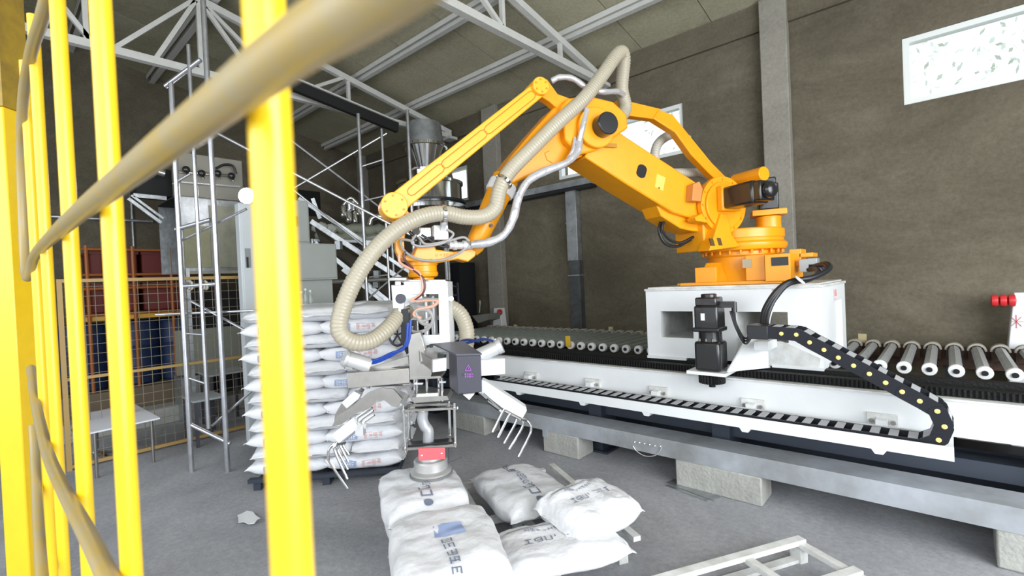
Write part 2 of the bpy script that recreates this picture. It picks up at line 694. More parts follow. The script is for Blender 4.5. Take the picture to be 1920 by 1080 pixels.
def truss(X, label, webs):
    e = thing('roof_truss', label, 'roof truss', (X, 0, BCZ), 'roof trusses')
    y1 = 6.42
    topz = lambda y: roofz(y)-.20 if y > 0 else roofz(-y)-.20
    part('bottom_chord', MB().bar((X, y1, BCZ+.03), (X, -3.1, BCZ+.03), .09, .09), TRUSS, e)
    part('top_chord', MB().bar((X, y1, topz(y1)-.06), (X, 0, topz(0)), .08, .09), TRUSS, e)
    part('top_chord', MB().bar((X, -3.1, topz(3.1)), (X, 0, topz(0)), .08, .09), TRUSS, e)
    for ya, yb in webs:   # ya on the bottom chord, yb on the top chord
        part('web_member', MB().bar((X, ya, BCZ+.06), (X, yb, topz(abs(yb))), .05, .05), TRUSS, e)
    part('bearing_plate', MB().bb(X-.12, X+.12, 6.3, WALLY-.05, BCZ-.05, BCZ), TRUSS, e)
    return e


truss(-3.8, 'white steel roof truss passing above the elbow of the yellow robot',
      [(5.4, 5.4), (4.26, 4.26), (4.26, 3.2), (3.2, 3.2), (3.2, 2.1), (2.1, 2.1), (2.1, 1), (1, 1), (0, 0), (1, 0), (-1, -1), (-2.1, -2.1), (-1, 0)])
truss(-7.26, 'white steel roof truss beyond the scaffold with fanned web members',
      [(4.23, 4.23), (3.3, 4.23), (2.1, 2.1), (1.2, 2.1), (1.6, 2.1), (2.85, 2.1), (3.3, 2.1), (3.3, 3.3), (.95, .95), (0, 0), (1, 0), (-1, 0), (-2, -2)])
# end truss lies against the gable as stubby ends only

# ================================================================== FENCE IN THE FOREGROUND
FY = .15
fe = thing('yellow_guard_rail', 'bright yellow tubular guard railing close to the camera at left', 'fence', (-.9, FY, 0))
for u in (523, 219, 139, 92, 71):
    p = PY(u, 560, FY+.017)
    part('upright', MB().cyl((p.x, p.y, .05), (p.x, p.y, 2.7), .0168, n=24), FENCE, fe)
up = [PY(u, v, FY-.014) for u, v in [(900, -150), (690, 2), (540, 98), (380, 220), (220, 343), (120, 424)]]
up += [PD(66, 478, 1.85), PD(50, 520, 2.05), PD(44, 440, 2.15), PD(40, 300, 2.1), PD(43, 190, 1.9), PD(58, 100, 1.62), PD(80, 30, 1.35), PD(104, -60, 1.15)]
part('top_rail', MB().tube(crom(up, 10), .0165, 20), RAILP, fe, label='dull tan handrail crossing the yellow uprights')
lo = [PY(u, v, FY-.014) for u, v in [(300, 1300), (204, 1085), (163, 1000), (123, 925), (93, 860)]] + [PD(78, 805, 1.8), PD(66, 750, 2.0), PD(58, 690, 2.2)]
part('bottom_rail', MB().tube(crom(lo, 10), .0165, 20), RAILP, fe)
lo2 = [PD(62, 800, 2.2), PD(66, 860, 2.1), PD(70, 950, 1.9), PD(79, 1080, 1.6), PD(92, 1180, 1.4)]
part('lower_hoop', MB().tube(crom(lo2, 8), .0165, 16), RAILP, fe)
c = PD(27, 560, 2.55)
pst = thing('yellow_post', 'broad flat yellow post at the left edge behind the railing', 'post', (c.x, c.y, 0))
part('column', MB().box((c.x, c.y, 1.36), (.125, .125, 2.72), R_(42)), FENCE, pst, bevel=.006)
part('base_plate', MB().box((c.x, c.y, .006), (.25, .25, .012), R_(42)), FENCE, pst)
pp = PD(20, 170, 2.55)
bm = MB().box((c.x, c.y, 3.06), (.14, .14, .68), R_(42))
single('post_head_beam', bm, mat('shaded_ochre_paint', (.42, .27, .02), .5, var=.5, vscale=6, col2=(.2, .13, .03)), 'brown stained ochre beam end with painted shade on top of the broad yellow post', 'beam')  # darkened ochre carries painted shade; the mottled brown is stain

# ================================================================== RAIL TRACK, TRAY, GREY CHANNEL
RX0, RX1 = -5.5, 1.7
e = thing('robot_track_beam', 'long white track beam that carries the robot carriage', 'beam', (-2.3, 4.15, .62))
part('beam_body', MB().bb(RX0, RX1, 4.0, 4.32, .62, .845), WHITE, e, bevel=.004)
part('top_flange', MB().bb(RX0, RX1, 3.985, 4.34, .845, .858), WHITED, e)
part('gear_rack', MB().bb(RX0, RX1, 4.06, 4.13, .858, .915), GREASE, e, label='black greasy gear rack on top of the white beam')
part('guide_rail', MB().bb(RX0, RX1, 4.2, 4.28, .858, .94), GREASE, e)
# rack teeth, real ridges on the stretch in view
mb = MB()
x = -4.2
while x < 1.2:
    mb.bb(x, x+.012, 4.045, 4.06, .862, .912)
    x += .026
o = part('rack_teeth', mb, GREASE, e, split=False)
o['kind'] = 'stuff'
for u, v in [(998, 705), (1113, 718), (1236, 734), (1413, 758), (1655, 787)]:
    p = PY(u, v, 4.0)
    b = part('clamp_bracket', MB().bb(p.x-.085, p.x+.085, 3.975, 4.0, p.z-.05, p.z+.045), WHITED, e, bevel=.003)
    b2 = MB().bb(p.x-.03, p.x+.03, 3.90, 3.975, p.z-.06, p.z+.02)
    part('lug', b2, WHITE, b)
    for s in (-1, 1):
        part('bolt', MB().cyl((p.x+s*.058, 3.955, p.z-.005), (p.x+s*.058, 3.975, p.z-.005), .015, n=6), STEEL, b)
    sx = p.x
# legs of the track
for k, x in enumerate((-5.2, -3.9, -2.6, -1.4, .45, 1.4)):
    part('leg', MB().bb(x-.07, x+.07, 4.02, 4.3, 0, .62), DARKSTEEL, e)
    part('foot', MB().bb(x-.14, x+.14, 3.98, 4.36, 0, .02), DARKSTEEL, e)
part('lower_tie', MB().bb(RX0, RX1, 4.08, 4.2, .36, .47), DARKSTEEL, e)

TY = 3.62
TX0, TX1 = -3.75, PY(1789, 845, TY).x
e = thing('cable_tray', 'white shelf tray along the track beam holding the flat cable chain', 'tray', ((TX0+TX1)/2, TY+.15, .58))
part('tray_floor', MB().bb(TX0, TX1, TY, 3.9, .60, .61), WHITE, e)
part('front_lip', MB().bb(TX0, TX1, TY-.008, TY, .585, .665), WHITE, e)
part('back_lip', MB().bb(TX0, TX1, 3.892, 3.9, .61, .66), WHITED, e)
for u, v in [(972, 739), (1092, 760), (1212, 780), (1397, 812), (1648, 850)]:
    p = PY(u, v, TY)
    part('gusset', MB().prism([(p.x-.05, TY, .60), (p.x+.05, TY, .60), (p.x+.02, TY, .555), (p.x-.02, TY, .555)], (0, .38, 0)), WHITE, e)

# ---- cable chain
CY = TY+.035      # front face of the chain
CWD = .17
e = thing('drag_chain', 'black cable chain with yellow pin dots looping from carriage to tray', 'cable chain', (-.4, CY+.08, .62))
dots = [(1465, 625.5), (1493, 627.5), (1518, 642), (1545, 656), (1572, 670.5), (1600.5, 685.5), (1630, 701), (1660.5, 717.5), (1691.5, 734.5), (1724.5, 752), (1757.5, 771), (1771, 800), (1760, 825)]
P = [PY(u, v, CY) for u, v in dots]
PITCHL = .092
path = [P[0]+V((-.085, 0, .004))] + P
LZ = .642
last = P[-1]
xx = last.x-.07
lower = []
while xx > TX0+.1:
    lower.append(V((xx, CY, LZ)))
    xx -= PITCHL


_stg = [0]


def chain_link(a, b, h, dot):
    """two side plates, a crossbar each side, pin caps"""
    _stg[0] += 1
    sh = V((0, .003 if _stg[0] % 2 else 0, 0))
    a, b = V(a)+sh, V(b)+sh
    t = (b-a).normalized()
    nrm = V((-t.z, 0, t.x))
    ln = (b-a).length
    ext = .020
    pts = []
    hh = h/2
    for sgn in (1, -1):
        pass
    a2, b2 = a-t*ext, b+t*ext
    pol = [a2-nrm*hh*.75, a2-nrm*hh*.0+(-t*.006), a2+nrm*hh*.75, a+nrm*hh, b+nrm*hh, b2+nrm*hh*.75, b2+t*.006, b2-nrm*hh*.75, b-nrm*hh, a-nrm*hh]
    mbk = MB().prism(pol, (0, .012, 0)).prism([q+V((0, CWD-.012, 0)) for q in pol], (0, .012, 0))
    lk = part('link_plate', mbk, CHAIN, e)
    mid = (a+b)/2
    cb = MB()
    for s in (1, -1):
        cc = mid+nrm*s*(hh-.003)
        M = Matrix((t, V((0, 1, 0)), -nrm)).transposed()
        cb.box(cc+V((0, CWD/2, 0)), (ln*.50, CWD-.024, .006), M)
    part('crossbar', cb, CHAINTOP, lk)
    if dot:
        d = MB().lathe([(.0135, 0), (.0135, .004), (.009, .006)], b-sh+V((0, -.0005, 0)), 14, (0, -1, 0))
        part('pin_cap', d, PIN, lk)
    return lk


for i in range(len(path)-1):
    chain_link(path[i], path[i+1], .086, True)
seq = [last]+lower
for i in range(len(seq)-1):
    chain_link(seq[i], seq[i+1], .055 if i else .07, False)
part('end_bracket', MB().bb(P[0].x-.22, P[0].x-.085, CY, CY+CWD, P[0].z-.047, P[0].z+.05), BLACK, e, bevel=.004)

# ---- grey channel in front, on blocks
GY = 3.71
e = thing('grey_steel_channel', 'long grey steel channel with smeared face lying on concrete blocks', 'beam', (-2.2, GY+.1, .22))
part('face', MB().bb(-6.3, 1.4, GY, GY+.01, .225, .345), BEAMG, e)
part('top_flange', MB().bb(-6.3, 1.4, GY, GY+.26, .345, .358), BEAMG, e)
part('bottom_flange', MB().bb(-6.3, 1.4, GY, GY+.26, .215, .228), BEAMG, e)
part('rear_web', MB().bb(-6.3, 1.4, GY+.25, GY+.26, .228, .345), BEAMG, e)
st = MB()
for u, v in [(1190, 829), (1199, 830), (1208, 832), (1218, 834), (1228, 836), (1238, 837)]:
    p = PY(u, v, GY-.004)
    st.ball(p, .0075, 8)
part('screw_row', st, CHROME, e, split=False)['kind'] = 'stuff'
part('wire_loop', MB().tube(crom([PY(u, v, GY-.01) for u, v in [(1187, 836), (1194, 846), (1210, 855), (1228, 854), (1238, 845), (1240, 838)]], 6), .0035, 6), ALU, e)
part('drip_tab', MB().bb(-3.02, -2.96, GY-.005, GY+.02, .15, .22), BEAMG, e)
e = thing('dark_steel_beam', 'dark blue steel beam in the shadow behind the grey channel', 'beam', (-1.6, 4.6, .0))
part('web', MB().bb(-6.0, 1.6, 4.60, 4.62, .10, .40), DARKSTEEL, e)
part('top_flange', MB().bb(-6.0, 1.6, 4.5, 4.72, .40, .42), DARKSTEEL, e)
part('bottom_flange', MB().bb(-6.0, 1.6, 4.5, 4.72, 0, .10), DARKSTEEL, e)
for x0, x1, lab in [(-4.35, -3.85, 'concrete block under the far left of the grey channel'), (-3.02, -2.6, 'concrete block under the grey channel right of the claw tines'), (-1.66, -1.02, 'concrete block under the middle of the grey channel'), (.17, .75, 'concrete block under the grey channel at the right edge')]:
    single('concrete_block', MB().bb(x0, x1, GY+.0, GY+.26, 0, .215), CONC, lab, 'block', 'blocks under the grey channel', bevel=.012)
a, b = PZ(1262, 908, 0), PZ(1340, 930, 0)
single('floor_plate', MB().box(((a.x+b.x)/2, (a.y+b.y)/2, .004), (.42, .12, .008), R_(-12)), GALV, 'thin grey steel plate on the floor by the middle block', 'plate')
single('floor_plate', MB().box(((a.x+b.x)/2-.02, (a.y+b.y)/2-.085, .003), (.36, .03, .006), R_(-12)), GALV, 'narrow steel strip on the floor in front of the thin plate', 'strip')

# ================================================================== ROLLER CONVEYOR
CZ = .885
RY0, RY1 = 4.86, 6.12
e = thing('roller_conveyor', 'long roller conveyor with white capped rollers behind the track', 'conveyor', (-2.6, 5.5, 0))
part('near_side_rail', MB().bb(-6.3, 1.6, RY0-.10, RY0-.06, .62, .83), GREASE, e)
part('far_side_rail', MB().bb(-6.3, 1.6, RY1+.03, RY1+.07, .70, .90), RUST, e)
for x in (-6, -4.5, -3, -1.5, 0, 1.4):
    for yy in (RY0-.08, RY1+.05):
        part('leg', MB().bb(x-.03, x+.03, yy-.03, yy+.03, 0, .72), DARKSTEEL, e)
rr = .04
cs = []
for i in range(16):
    a = 2*PI*i/16
    r = rr*(1.0 if i % 2 == 0 else .90)
    cs.append((math.cos(a)*r, math.sin(a)*r))
mr_ = MB().prism([(cx, RY0+.03, cz) for cx, cz in cs], (0, RY1-RY0-.06, 0)).mesh('roller', ROLLER)
mrg = mr_.copy()
mrg.materials[0] = ROLLERG
mc = MB().lathe([(.016, 0), (.03, -.002), (.045, .0), (.048, .008), (.048, .04), (.04, .045)], (0, RY0, 0), 24, (0, 1, 0)).mesh('end_cap', CAPW)
mh = MB().cyl((0, RY0-.012, 0), (0, RY0+.002, 0), .019, n=14).mesh('bearing_bore', BLACK)
mm = MB()
N = 12
vs = []
fs = []
for i in range(N+1):
    a = PI*i/N
    for r, yy in ((.052, RY1-.06), (.068, RY1-.06), (.068, RY1+.02), (.052, RY1+.02)):
        vs.append((math.cos(a)*r, yy, math.sin(a)*r-.005))
for i in range(N):
    for k in range(4):
        j = (k+1) % 4
        fs.append((i*4+k, i*4+j, (i+1)*4+j, (i+1)*4+k))
mm.add(vs, fs)
ma = mm.mesh('housing_arch', mat('pale_arch_edge', (.36, .33, .28), .6))
mcup = MB().bb(-.06, .06, RY1-.03, RY1+.02, -.10, .02).mesh('housing_cup', RUST)
x = .65
i = 0
while x > -6.2:
    r_ = link('roller', mr_ if x > -1.0 else mrg, e, V((x, 0, CZ))-V(e.location))
    link('end_cap', mc, r_)
    link('bearing_bore', mh, r_)
    link('housing_arch', ma, r_)
    link('housing_cup', mcup, r_)
    x -= .1525
    i += 1
part('yellow_tag', MB().box(PY(1065, 640, 4.82), (.07, .006, .13)), mat('yellow_card', (.75, .48, .03), .6), e, label='small yellow card stuck on the rollers')
for u, v in [(966, 613), (1145, 618), (1617, 633)]:
    p = PY(u, v, RY1+.05)
    part('sensor_bracket', MB().bb(p.x-.035, p.x+.035, RY1+.05, RY1+.058, .86, p.z+.04), mat('tan_bracket', (.5, .42, .24), .5), e)
# black pleated cover between track and rollers
e = thing('bellows_cover', 'black pleated bellows cover between track beam and rollers', 'bellows', (-2.5, 4.55, .70))
mb = MB()
x = -6.2
prof = []
k = 0
while x < RX1-.1:
    prof.append((x, .835 if k % 2 else .872))
    x += .022
    k += 1
pol = [(px, 4.40, pz) for px, pz in prof]
vs = []
fs = []
for px, pz in prof:
    vs += [(px, 4.40, pz), (px, 4.72, pz-.01), (px, 4.36, pz-.12)]
for i in range(len(prof)-1):
    fs += [(3*i, 3*i+3, 3*i+4, 3*i+1), (3*i, 3*i+2, 3*i+5, 3*i+3)]
mb.add(vs, fs)
o = part('pleats', mb, GREASE, e)
o['kind'] = 'stuff'
part('support_strip', MB().bb(-6.2, RX1-.1, 4.38, 4.70, .70, .74), GREASE, e)

# ================================================================== CARRIAGE
CX0, CX1, CF, CB, CZ0, CZ1 = -2.10, -.69, 4.2, 5.3, .955, 1.555
e = thing('robot_carriage', 'white box-shaped carriage with square openings under the yellow robot', 'machine base', ((CX0+CX1)/2, (CF+CB)/2, CZ0))
fr = MB()
T = .04
# front plate with two openings (real thickness), measured on the front plane
o1a, o1b = PY(1240, 620, CF).x, PY(1300, 620, CF).x
o2a, o2b = PY(1380, 620, CF).x, PY(1478, 620, CF).x
oz0, oz1 = 1.13, 1.37
for yy, pn_ in ((CF, 'front_plate'), (CB-T, 'rear_plate')):
    fr = MB()
    fr.bb(CX0, o1a, yy, yy+T, CZ0, CZ1).bb(o1a, o1b, yy, yy+T, CZ0, oz0).bb(o1a, o1b, yy, yy+T, oz1, CZ1).bb(o1b, o2a, yy, yy+T, CZ0, CZ1)
    fr.bb(o2a, o2b, yy, yy+T, CZ0, oz0).bb(o2a, o2b, yy, yy+T, oz1, CZ1).bb(o2b, CX1, yy, yy+T, CZ0, CZ1)
    part(pn_, fr, WHITE, e)

jm = MB()
for a in (o1a, o2a):
    jm.bb(a-.012, a, CF+T, CB-T, oz0-.01, oz1+.01)
jm.bb(o1a, o1b, CF+T, CB-T, oz0-.012, oz0).bb(o2a, o2b, CF+T, CB-T, oz0-.012, oz0)
part('opening_lining', jm, WHITED, e)
sd = MB()
for xx, s in ((CX0, 1), (CX1-T, -1)):
    sd.bb(xx, xx+T, CF+T, CF+.22, CZ0, CZ1).bb(xx, xx+T, CB-.2, CB-T, CZ0, CZ1).bb(xx, xx+T, CF+.22, CB-.2, 1.42, CZ1).bb(xx, xx+T, CF+.22, CB-.2, CZ0, 1.0)
    sd.bb(xx+s*.03, xx+T+s*.03, CF+.22, CB-.2, 1.0, 1.42)
part('side_plate', sd, WHITE, e)
part('top_plate', MB().bb(CX0-.01, CX1+.01, CF-.01, CB+.01, CZ1, CZ1+.022), WHITED, e, bevel=.004)
part('top_rim', MB().bb(CX0+.02, CX1-.02, CF+.01, CB-.02, CZ1+.022, CZ1+.034), WHITED, e)
part('bottom_plate', MB().bb(CX0, CX0+.37, CF-.02, CF+.2, CZ0-.022, CZ0), WHITE, e)
part('bottom_plate', MB().bb(CX1-.35, CX1, CF-.02, CF+.2, CZ0-.022, CZ0), WHITE, e)
part('slide_block', MB().bb(CX0+.38, CX0+.62, CF, CF+.12, CZ0-.04, CZ0), BLACK, e)
part('slide_block', MB().bb(CX1-.62, CX1-.36, CF, CF+.12, CZ0-.04, CZ0), BLACK, e)
# motor shelf
mp = PY(1333, 660, 3.9)
mx_ = mp.x
part('motor_shelf', MB().bb(mx_-.16, mx_+.14, 3.79, CF, .90, .925), WHITE, e)
part('shelf_gusset', MB().prism([(mx_+.12, 3.88, .925), (mx_+.34, CF, .925), (mx_+.34, CF, 1.13), (mx_+.2, CF, 1.2)], (.012, 0, 0)), WHITE, e)
part('apron', MB().prism([PY(u, v, CF-.012) for u, v in [(1385, 640), (1465, 640), (1538, 672), (1536, 692), (1388, 682), (1372, 690)]], (0, .01, 0)), WHITED, e)
jb = MB()
fbox(jb, 1413, 640, 1441, 658, 3.95, .25)
part('junction_box', jb, WHITE, e, bevel=.004)
wt = MB()
p = V((CX1+.0125, 4.72, 1.49))
for a, b in (((0, .032), (-.03, -.022)), ((-.03, -.022), (.03, -.022)), ((.03, -.022), (0, .032))):
    wt.bar(p+V((0, a[0], a[1])), p+V((0, b[0], b[1])), .002, .008, (1, 0, 0))
wt.bar(p+V((0, 0, .014)), p+V((0, 0, -.008)), .002, .007, (1, 0, 0))
put_text(wt, 2, .030, p+V((.001, 0, -.05)), (0, 1, 0), (0, 0, 1))
part('warning_sign', wt, mat('warning_red_print', (.75, .25, .22), .5), e, split=False)

# servo motor on the carriage front
e = thing('servo_motor', 'black vertical servo motor with pinion on the carriage front', 'motor', (mx_, 3.9, .78))
c0 = V((mx_, 3.9, 0))
def zb(z): return c0+V((0, 0, z))
part('gear_head', MB().box(zb(1.045), (.20, .19, .235), 0), BLACKM, e, bevel=.022)
part('taper', MB().lathe([(.09, 1.16), (.088, 1.2), (.088, 1.235), (.10, 1.24)], c0, 24), BLACKM, e)
part('motor_body', MB().box(zb(1.345), (.185, .18, .20), 0), BLACKM, e, bevel=.016)
part('motor_top', MB().box(zb(1.475), (.165, .165, .07), 0), BLACKM, e, bevel=.012)
part('encoder_cap', MB().lathe([(.06, 1.51), (.06, 1.53), (.05, 1.537)], c0, 20), BLACKM, e)
part('flange_ring', MB().box(zb(1.255), (.205, .20, .035), 0), BLACK, e, bevel=.01)
part('stud', MB().cyl(zb(1.165)+V((-.05, -.09, 0)), zb(1.185)+V((-.05, -.09, 0)), .007, n=8).cyl(zb(1.165)+V((.0, -.093, 0)), zb(1.185)+V((.0, -.093, 0)), .007, n=8).cyl(zb(1.165)+V((.05, -.09, 0)), zb(1.185)+V((.05, -.09, 0)), .007, n=8), STEEL, e)
part('type_label', MB().bb(mx_-.035, mx_-.005, 3.807, 3.81, 1.33, 1.385), WHITE, e, label='small white type label')
g = MB()
N = 26
pts = []
for i in range(N*2):
    a = 2*PI*i/(N*2)
    r = .100 if i % 2 else .088
    pts.append((mx_+math.cos(a)*r, 3.9+math.sin(a)*r, .825))
g.prism(pts, (0, 0, .073))
g.cyl(zb(.79), zb(.84), .025, n=16)
part('pinion', g, GREASE, e)
part('cable_plug', MB().bar((mx_+.09, 3.9, 1.45), (mx_+.19, 3.9, 1.45), .05, .05).cyl((mx_+.19, 3.9, 1.47), (mx_+.19, 3.9, 1.39), .02, n=12), BLACKM, e)
endp = P[0]+V((-.2, .08, 0))
for k in range(3):
    part('motor_cable', MB().tube(crom([(mx_+.19-.015*k, 3.9, 1.40), (mx_+.2, 3.9, 1.30-.02*k), (mx_+.26, 3.9, 1.19-.02*k), endp+V((0, 0, .02-.02*k))], 8), .008, 8), BLACK, e)

# ================================================================== ROBOT
BX, BY = -1.40, 4.75
TXY = V((-2.735, 2.13))
dR = V((TXY.x-BX, TXY.y-BY, 0)).normalized()
nR = V((-dR.y, dR.x, 0))
if nR.dot(V((-BX, -BY, 0))) < 0:
    nR = -nR


def RP(u, v, off=0):
    return onplane(u, v, V((BX, BY, 0))+nR*off, nR)


def slab(mb, pts, off0, off1):
    mb.prism([RP(u, v, off1) for u, v in pts], -nR*(off1-off0))
    return mb


def disc(mb, u, v, off0, off1, r, n=32):
    c = RP(u, v, off1)
    mb.cyl(c, c-nR*(off1-off0), r, n=n)
    return mb


rb = thing('palletising_robot', 'large yellow four axis palletising robot arm on the white carriage', 'robot arm', (BX, BY, CZ1+.034))
ax = V((BX, BY, 0))
zt = CZ1+.036
part('base_plate', MB().bb(BX-.42, BX+.42, BY-.42, BY+.42, zt, zt+.028).bb(BX-.52, BX-.42, BY-.25, BY-.05, zt, zt+.022), YELLOW, rb, bevel=.004)
part('base_casting', MB().lathe([(.34, zt+.028), (.33, zt+.06), (.30, zt+.12), (.29, zt+.24), (.31, zt+.255), (.31, zt+.29)], ax, 48), YELLOW, rb)
bx = MB()
fbox(bx, 1303, 501, 1343, 533, 4.36, .3)
part('base_box', bx, YELLOW, rb, bevel=.005)
part('base_rib', MB().prism([V((BX-.30, 4.40, zt+.028)), V((BX-.02, 4.40, zt+.028)), V((BX-.10, 4.46, zt+.2)), V((BX-.22, 4.46, zt+.2))], (0, .2, 0)), YELLOW, rb)
bx = MB()
fbox(bx, 1398, 478, 1434, 526, 4.36, .45)
part('cable_box_side', bx, YELLOW, rb, bevel=.003)
bx = MB()
fbox(bx, 1434, 476, 1482, 527, 4.3, .45)
cb = part('connector_box', bx, YELLOW, rb, bevel=.004)
bx = MB()
fbox(bx, 1446, 482, 1478, 498, 4.296, .004)
part('name_plate', bx, BLACK, cb)
bx = MB()
fbox(bx, 1392, 486, 1409, 502, 4.355, .004)
part('data_plate', bx, mat('tarnished_plate', (.42, .36, .24), .5), rb)
bx = MB()
fbox(bx, 1480, 467, 1502, 500, 4.5, .2)
fbox(bx, 1498, 474, 1524, 482, 4.5, .2)
part('rear_bracket', bx, YELLOW, rb, bevel=.004)
bx = MB()
fbox(bx, 1498, 486, 1516, 510, 4.42, .12)
fbox(bx, 1514, 484, 1532, 496, 4.42, .10)
part('connector_block', bx, mat('grey_connector', (.35, .37, .38), .45, .3), rb, bevel=.003)
part('turntable', MB().lathe([(.31, zt+.285), (.36, zt+.30), (.375, zt+.33), (.375, zt+.355), (.35, zt+.375), (.345, zt+.40), (.355, zt+.405), (.355, zt+.475), (.34, zt+.485)], ax, 64), YELLOW, rb)
tz = zt+.485
bl = MB()
for i in range(24):
    a = 2*PI*i/24
    bl.cyl(ax+V((math.cos(a)*.335, math.sin(a)*.335, zt+.265)), ax+V((math.cos(a)*.335, math.sin(a)*.335, zt+.30)), .011, n=8)
part('ring_bolts', bl, YELLOW, rb, split=False)['kind'] = 'stuff'
# shoulder column (two cheeks and a web)
poly = [(1322, 470), (1319, 440), (1318, 400), (1322, 365), (1336, 342), (1356, 334), (1378, 340), (1392, 356), (1388, 420), (1360, 434), (1366, 462)]
part('shoulder_housing', slab(MB(), poly, -.20, .16), YELLOW, rb, bevel=.01)
rib = MB()
slab(rib, [(1352, 400), (1364, 402), (1372, 440), (1388, 462), (1330, 470), (1340, 440)], .12, .26)
part('shoulder_rib', rib, YELLOW, rb, bevel=.006)
vents = MB()
slab(vents, [(1330, 447), (1337, 447), (1341, 461), (1334, 461)], .255, .263)
slab(vents, [(1344, 446), (1351, 446), (1355, 460), (1348, 460)], .255, .263)
part('rib_opening', vents, mat('brown_hollow', (.10, .05, .01), .8), rb)
part('shoulder_disc', disc(disc(MB(), 1358, 384, .16, .215, .245, 48), 1360, 384, .215, .235, .20, 48), YELLOW, rb, bevel=.006)
sb = MB()
for i in range(12):
    a = 2*PI*i/12
    c = RP(1360, 384, .235)+dR*math.cos(a)*.222+V((0, 0, math.sin(a)*.222))
    sb.cyl(c-nR*.03, c-nR*.01, .010, n=8)
part('disc_bolts', sb, YELLOW, rb, split=False)['kind'] = 'stuff'
c = RP(1362, 374, .235)
M = Matrix((dR, nR, V((0, 0, 1)))).transposed()
part('motor_flange', MB().box(c+nR*.03, (.21, .06, .21), M), YELLOW, rb, bevel=.01)
mo = part('shoulder_motor', MB().box(c+nR*.20, (.18, .30, .18), M), BLACKM, rb, bevel=.02)
part('motor_cap', MB().box(c+nR*.375, (.155, .07, .155), M).lathe([(.065, 0), (.06, .045), (.03, .06)], c+nR*.41, 20, nR), BLACKM, mo, bevel=.012)
part('pivot_boss', MB().cyl(RP(1378, 340, .0), RP(1378, 340, .0)+nR*.32, .062, n=24), YELLOW, rb, bevel=.006)
# second motor standing at the back of the turntable
q = PY(1441, 420, 4.72)
part('rear_pedestal', MB().lathe([(.10, tz-.01), (.10, tz+.08), (.105, tz+.1)], (q.x, q.y, 0), 24).box((q.x, q.y, tz+.13), (.27, .22, .05), R_(20)), YELLOW, rb, bevel=.005)
m2 = part('rear_motor', MB().box((q.x, q.y, tz+.27), (.16, .16, .23), R_(20)).box((q.x, q.y, tz+.41), (.13, .13, .06), R_(20)), BLACKM, rb, bevel=.012)
for k in range(3):
    part('motor_lead', MB().tube(crom([RP(1432, 372+4*k, .35), RP(1440, 362+5*k, .3), RP(1446, 352+8*k, .2), (q.x-.02, q.y-.08, tz+.35-.05*k)], 8), .012, 8), mat('pale_grey_lead', (.5, .49, .46), .5), rb)
part('white_tag', MB().box((q.x-.05, q.y-.11, tz+.33), (.05, .005, .09), R_(20)), WHITE, m2)

# lower arm: box beam from shoulder to elbow
arm = [(1118, 252), (1150, 240), (1215, 283), (1300, 338), (1332, 362), (1330, 408), (1300, 410), (1262, 398), (1180, 348), (1096, 294)]
part('lower_arm', slab(MB(), arm, -.16, .15), YELLOW, rb, bevel=.012)
und = [(1226, 372), (1300, 408), (1322, 415), (1322, 436), (1298, 433), (1276, 428), (1240, 405)]
part('lower_arm_web', slab(MB(), und, -.12, .10), YELLOW, rb, bevel=.01)
sl = MB()
c = RP(1203, 321, .151)
ring = []
t1 = (RP(1240, 340, .151)-RP(1180, 308, .151)).normalized()
t2 = t1.cross(nR)
for k in range(24):
    a = 2*PI*k/24
    s = .022 if math.cos(a) > 0 else -.022
    ring.append(c+t2*(math.cos(a)*.033+s)+t1*math.sin(a)*.045)
sl.prism(ring, nR*.002)
part('arm_slot', sl, DARK, rb)
lb = MB()
slab(lb, [(1232, 326), (1248, 333), (1243, 358), (1228, 350)], .15, .153)
part('warning_label', lb, mat('pale_yellow_decal', (.90, .62, .10), .5), rb)
dg = MB()
slab(dg, [(1236, 350), (1234, 353), (1238, 354)], .153, .1545)
part('label_symbol', dg, BLACK, rb)
br = MB()
slab(br, [(1300, 345), (1312, 340), (1318, 355), (1314, 378), (1298, 376)], .15, .23)
part('stop_bracket', br, mat('red_brown_stop', (.55, .22, .05), .5), rb, bevel=.004)
br = MB()
slab(br, [(1303, 408), (1316, 400), (1328, 418), (1306, 414)], .14, .24)
part('lower_stop', br, YELLOW, rb, bevel=.004)
loop = MB()
part('arm_cable_loop', MB().tube(crom([RP(u, v, 0) for u, v in [(1245, 402), (1236, 430), (1246, 455), (1270, 462), (1296, 448), (1316, 438)]], 8), .014, 10).tube(crom([RP(u, v, .04) for u, v in [(1250, 404), (1242, 428), (1254, 448), (1276, 455), (1300, 444)]], 8), .012, 8), BLACK, rb)
# elbow
elb = [(1052, 200), (1066, 184), (1100, 178), (1150, 190), (1176, 214), (1178, 240), (1152, 258), (1118, 282), (1086, 290), (1060, 262)]
part('elbow_housing', slab(MB(), elb, -.19, .19), YELLOW, rb, bevel=.015)
part('elbow_joint', disc(MB(), 1120, 238, .19, .235, .155, 40), YELLOW, rb, bevel=.008)
c = RP(1128, 238, .235)
part('elbow_motor', MB().cyl(c, c+nR*.10, .085, n=28), BLACKM, rb, bevel=.008)
part('joint_trim', MB().box(RP(1140, 272, .17), (.16, .01, .03), M), mat('dark_ochre', (.45, .2, .01), .6), rb)
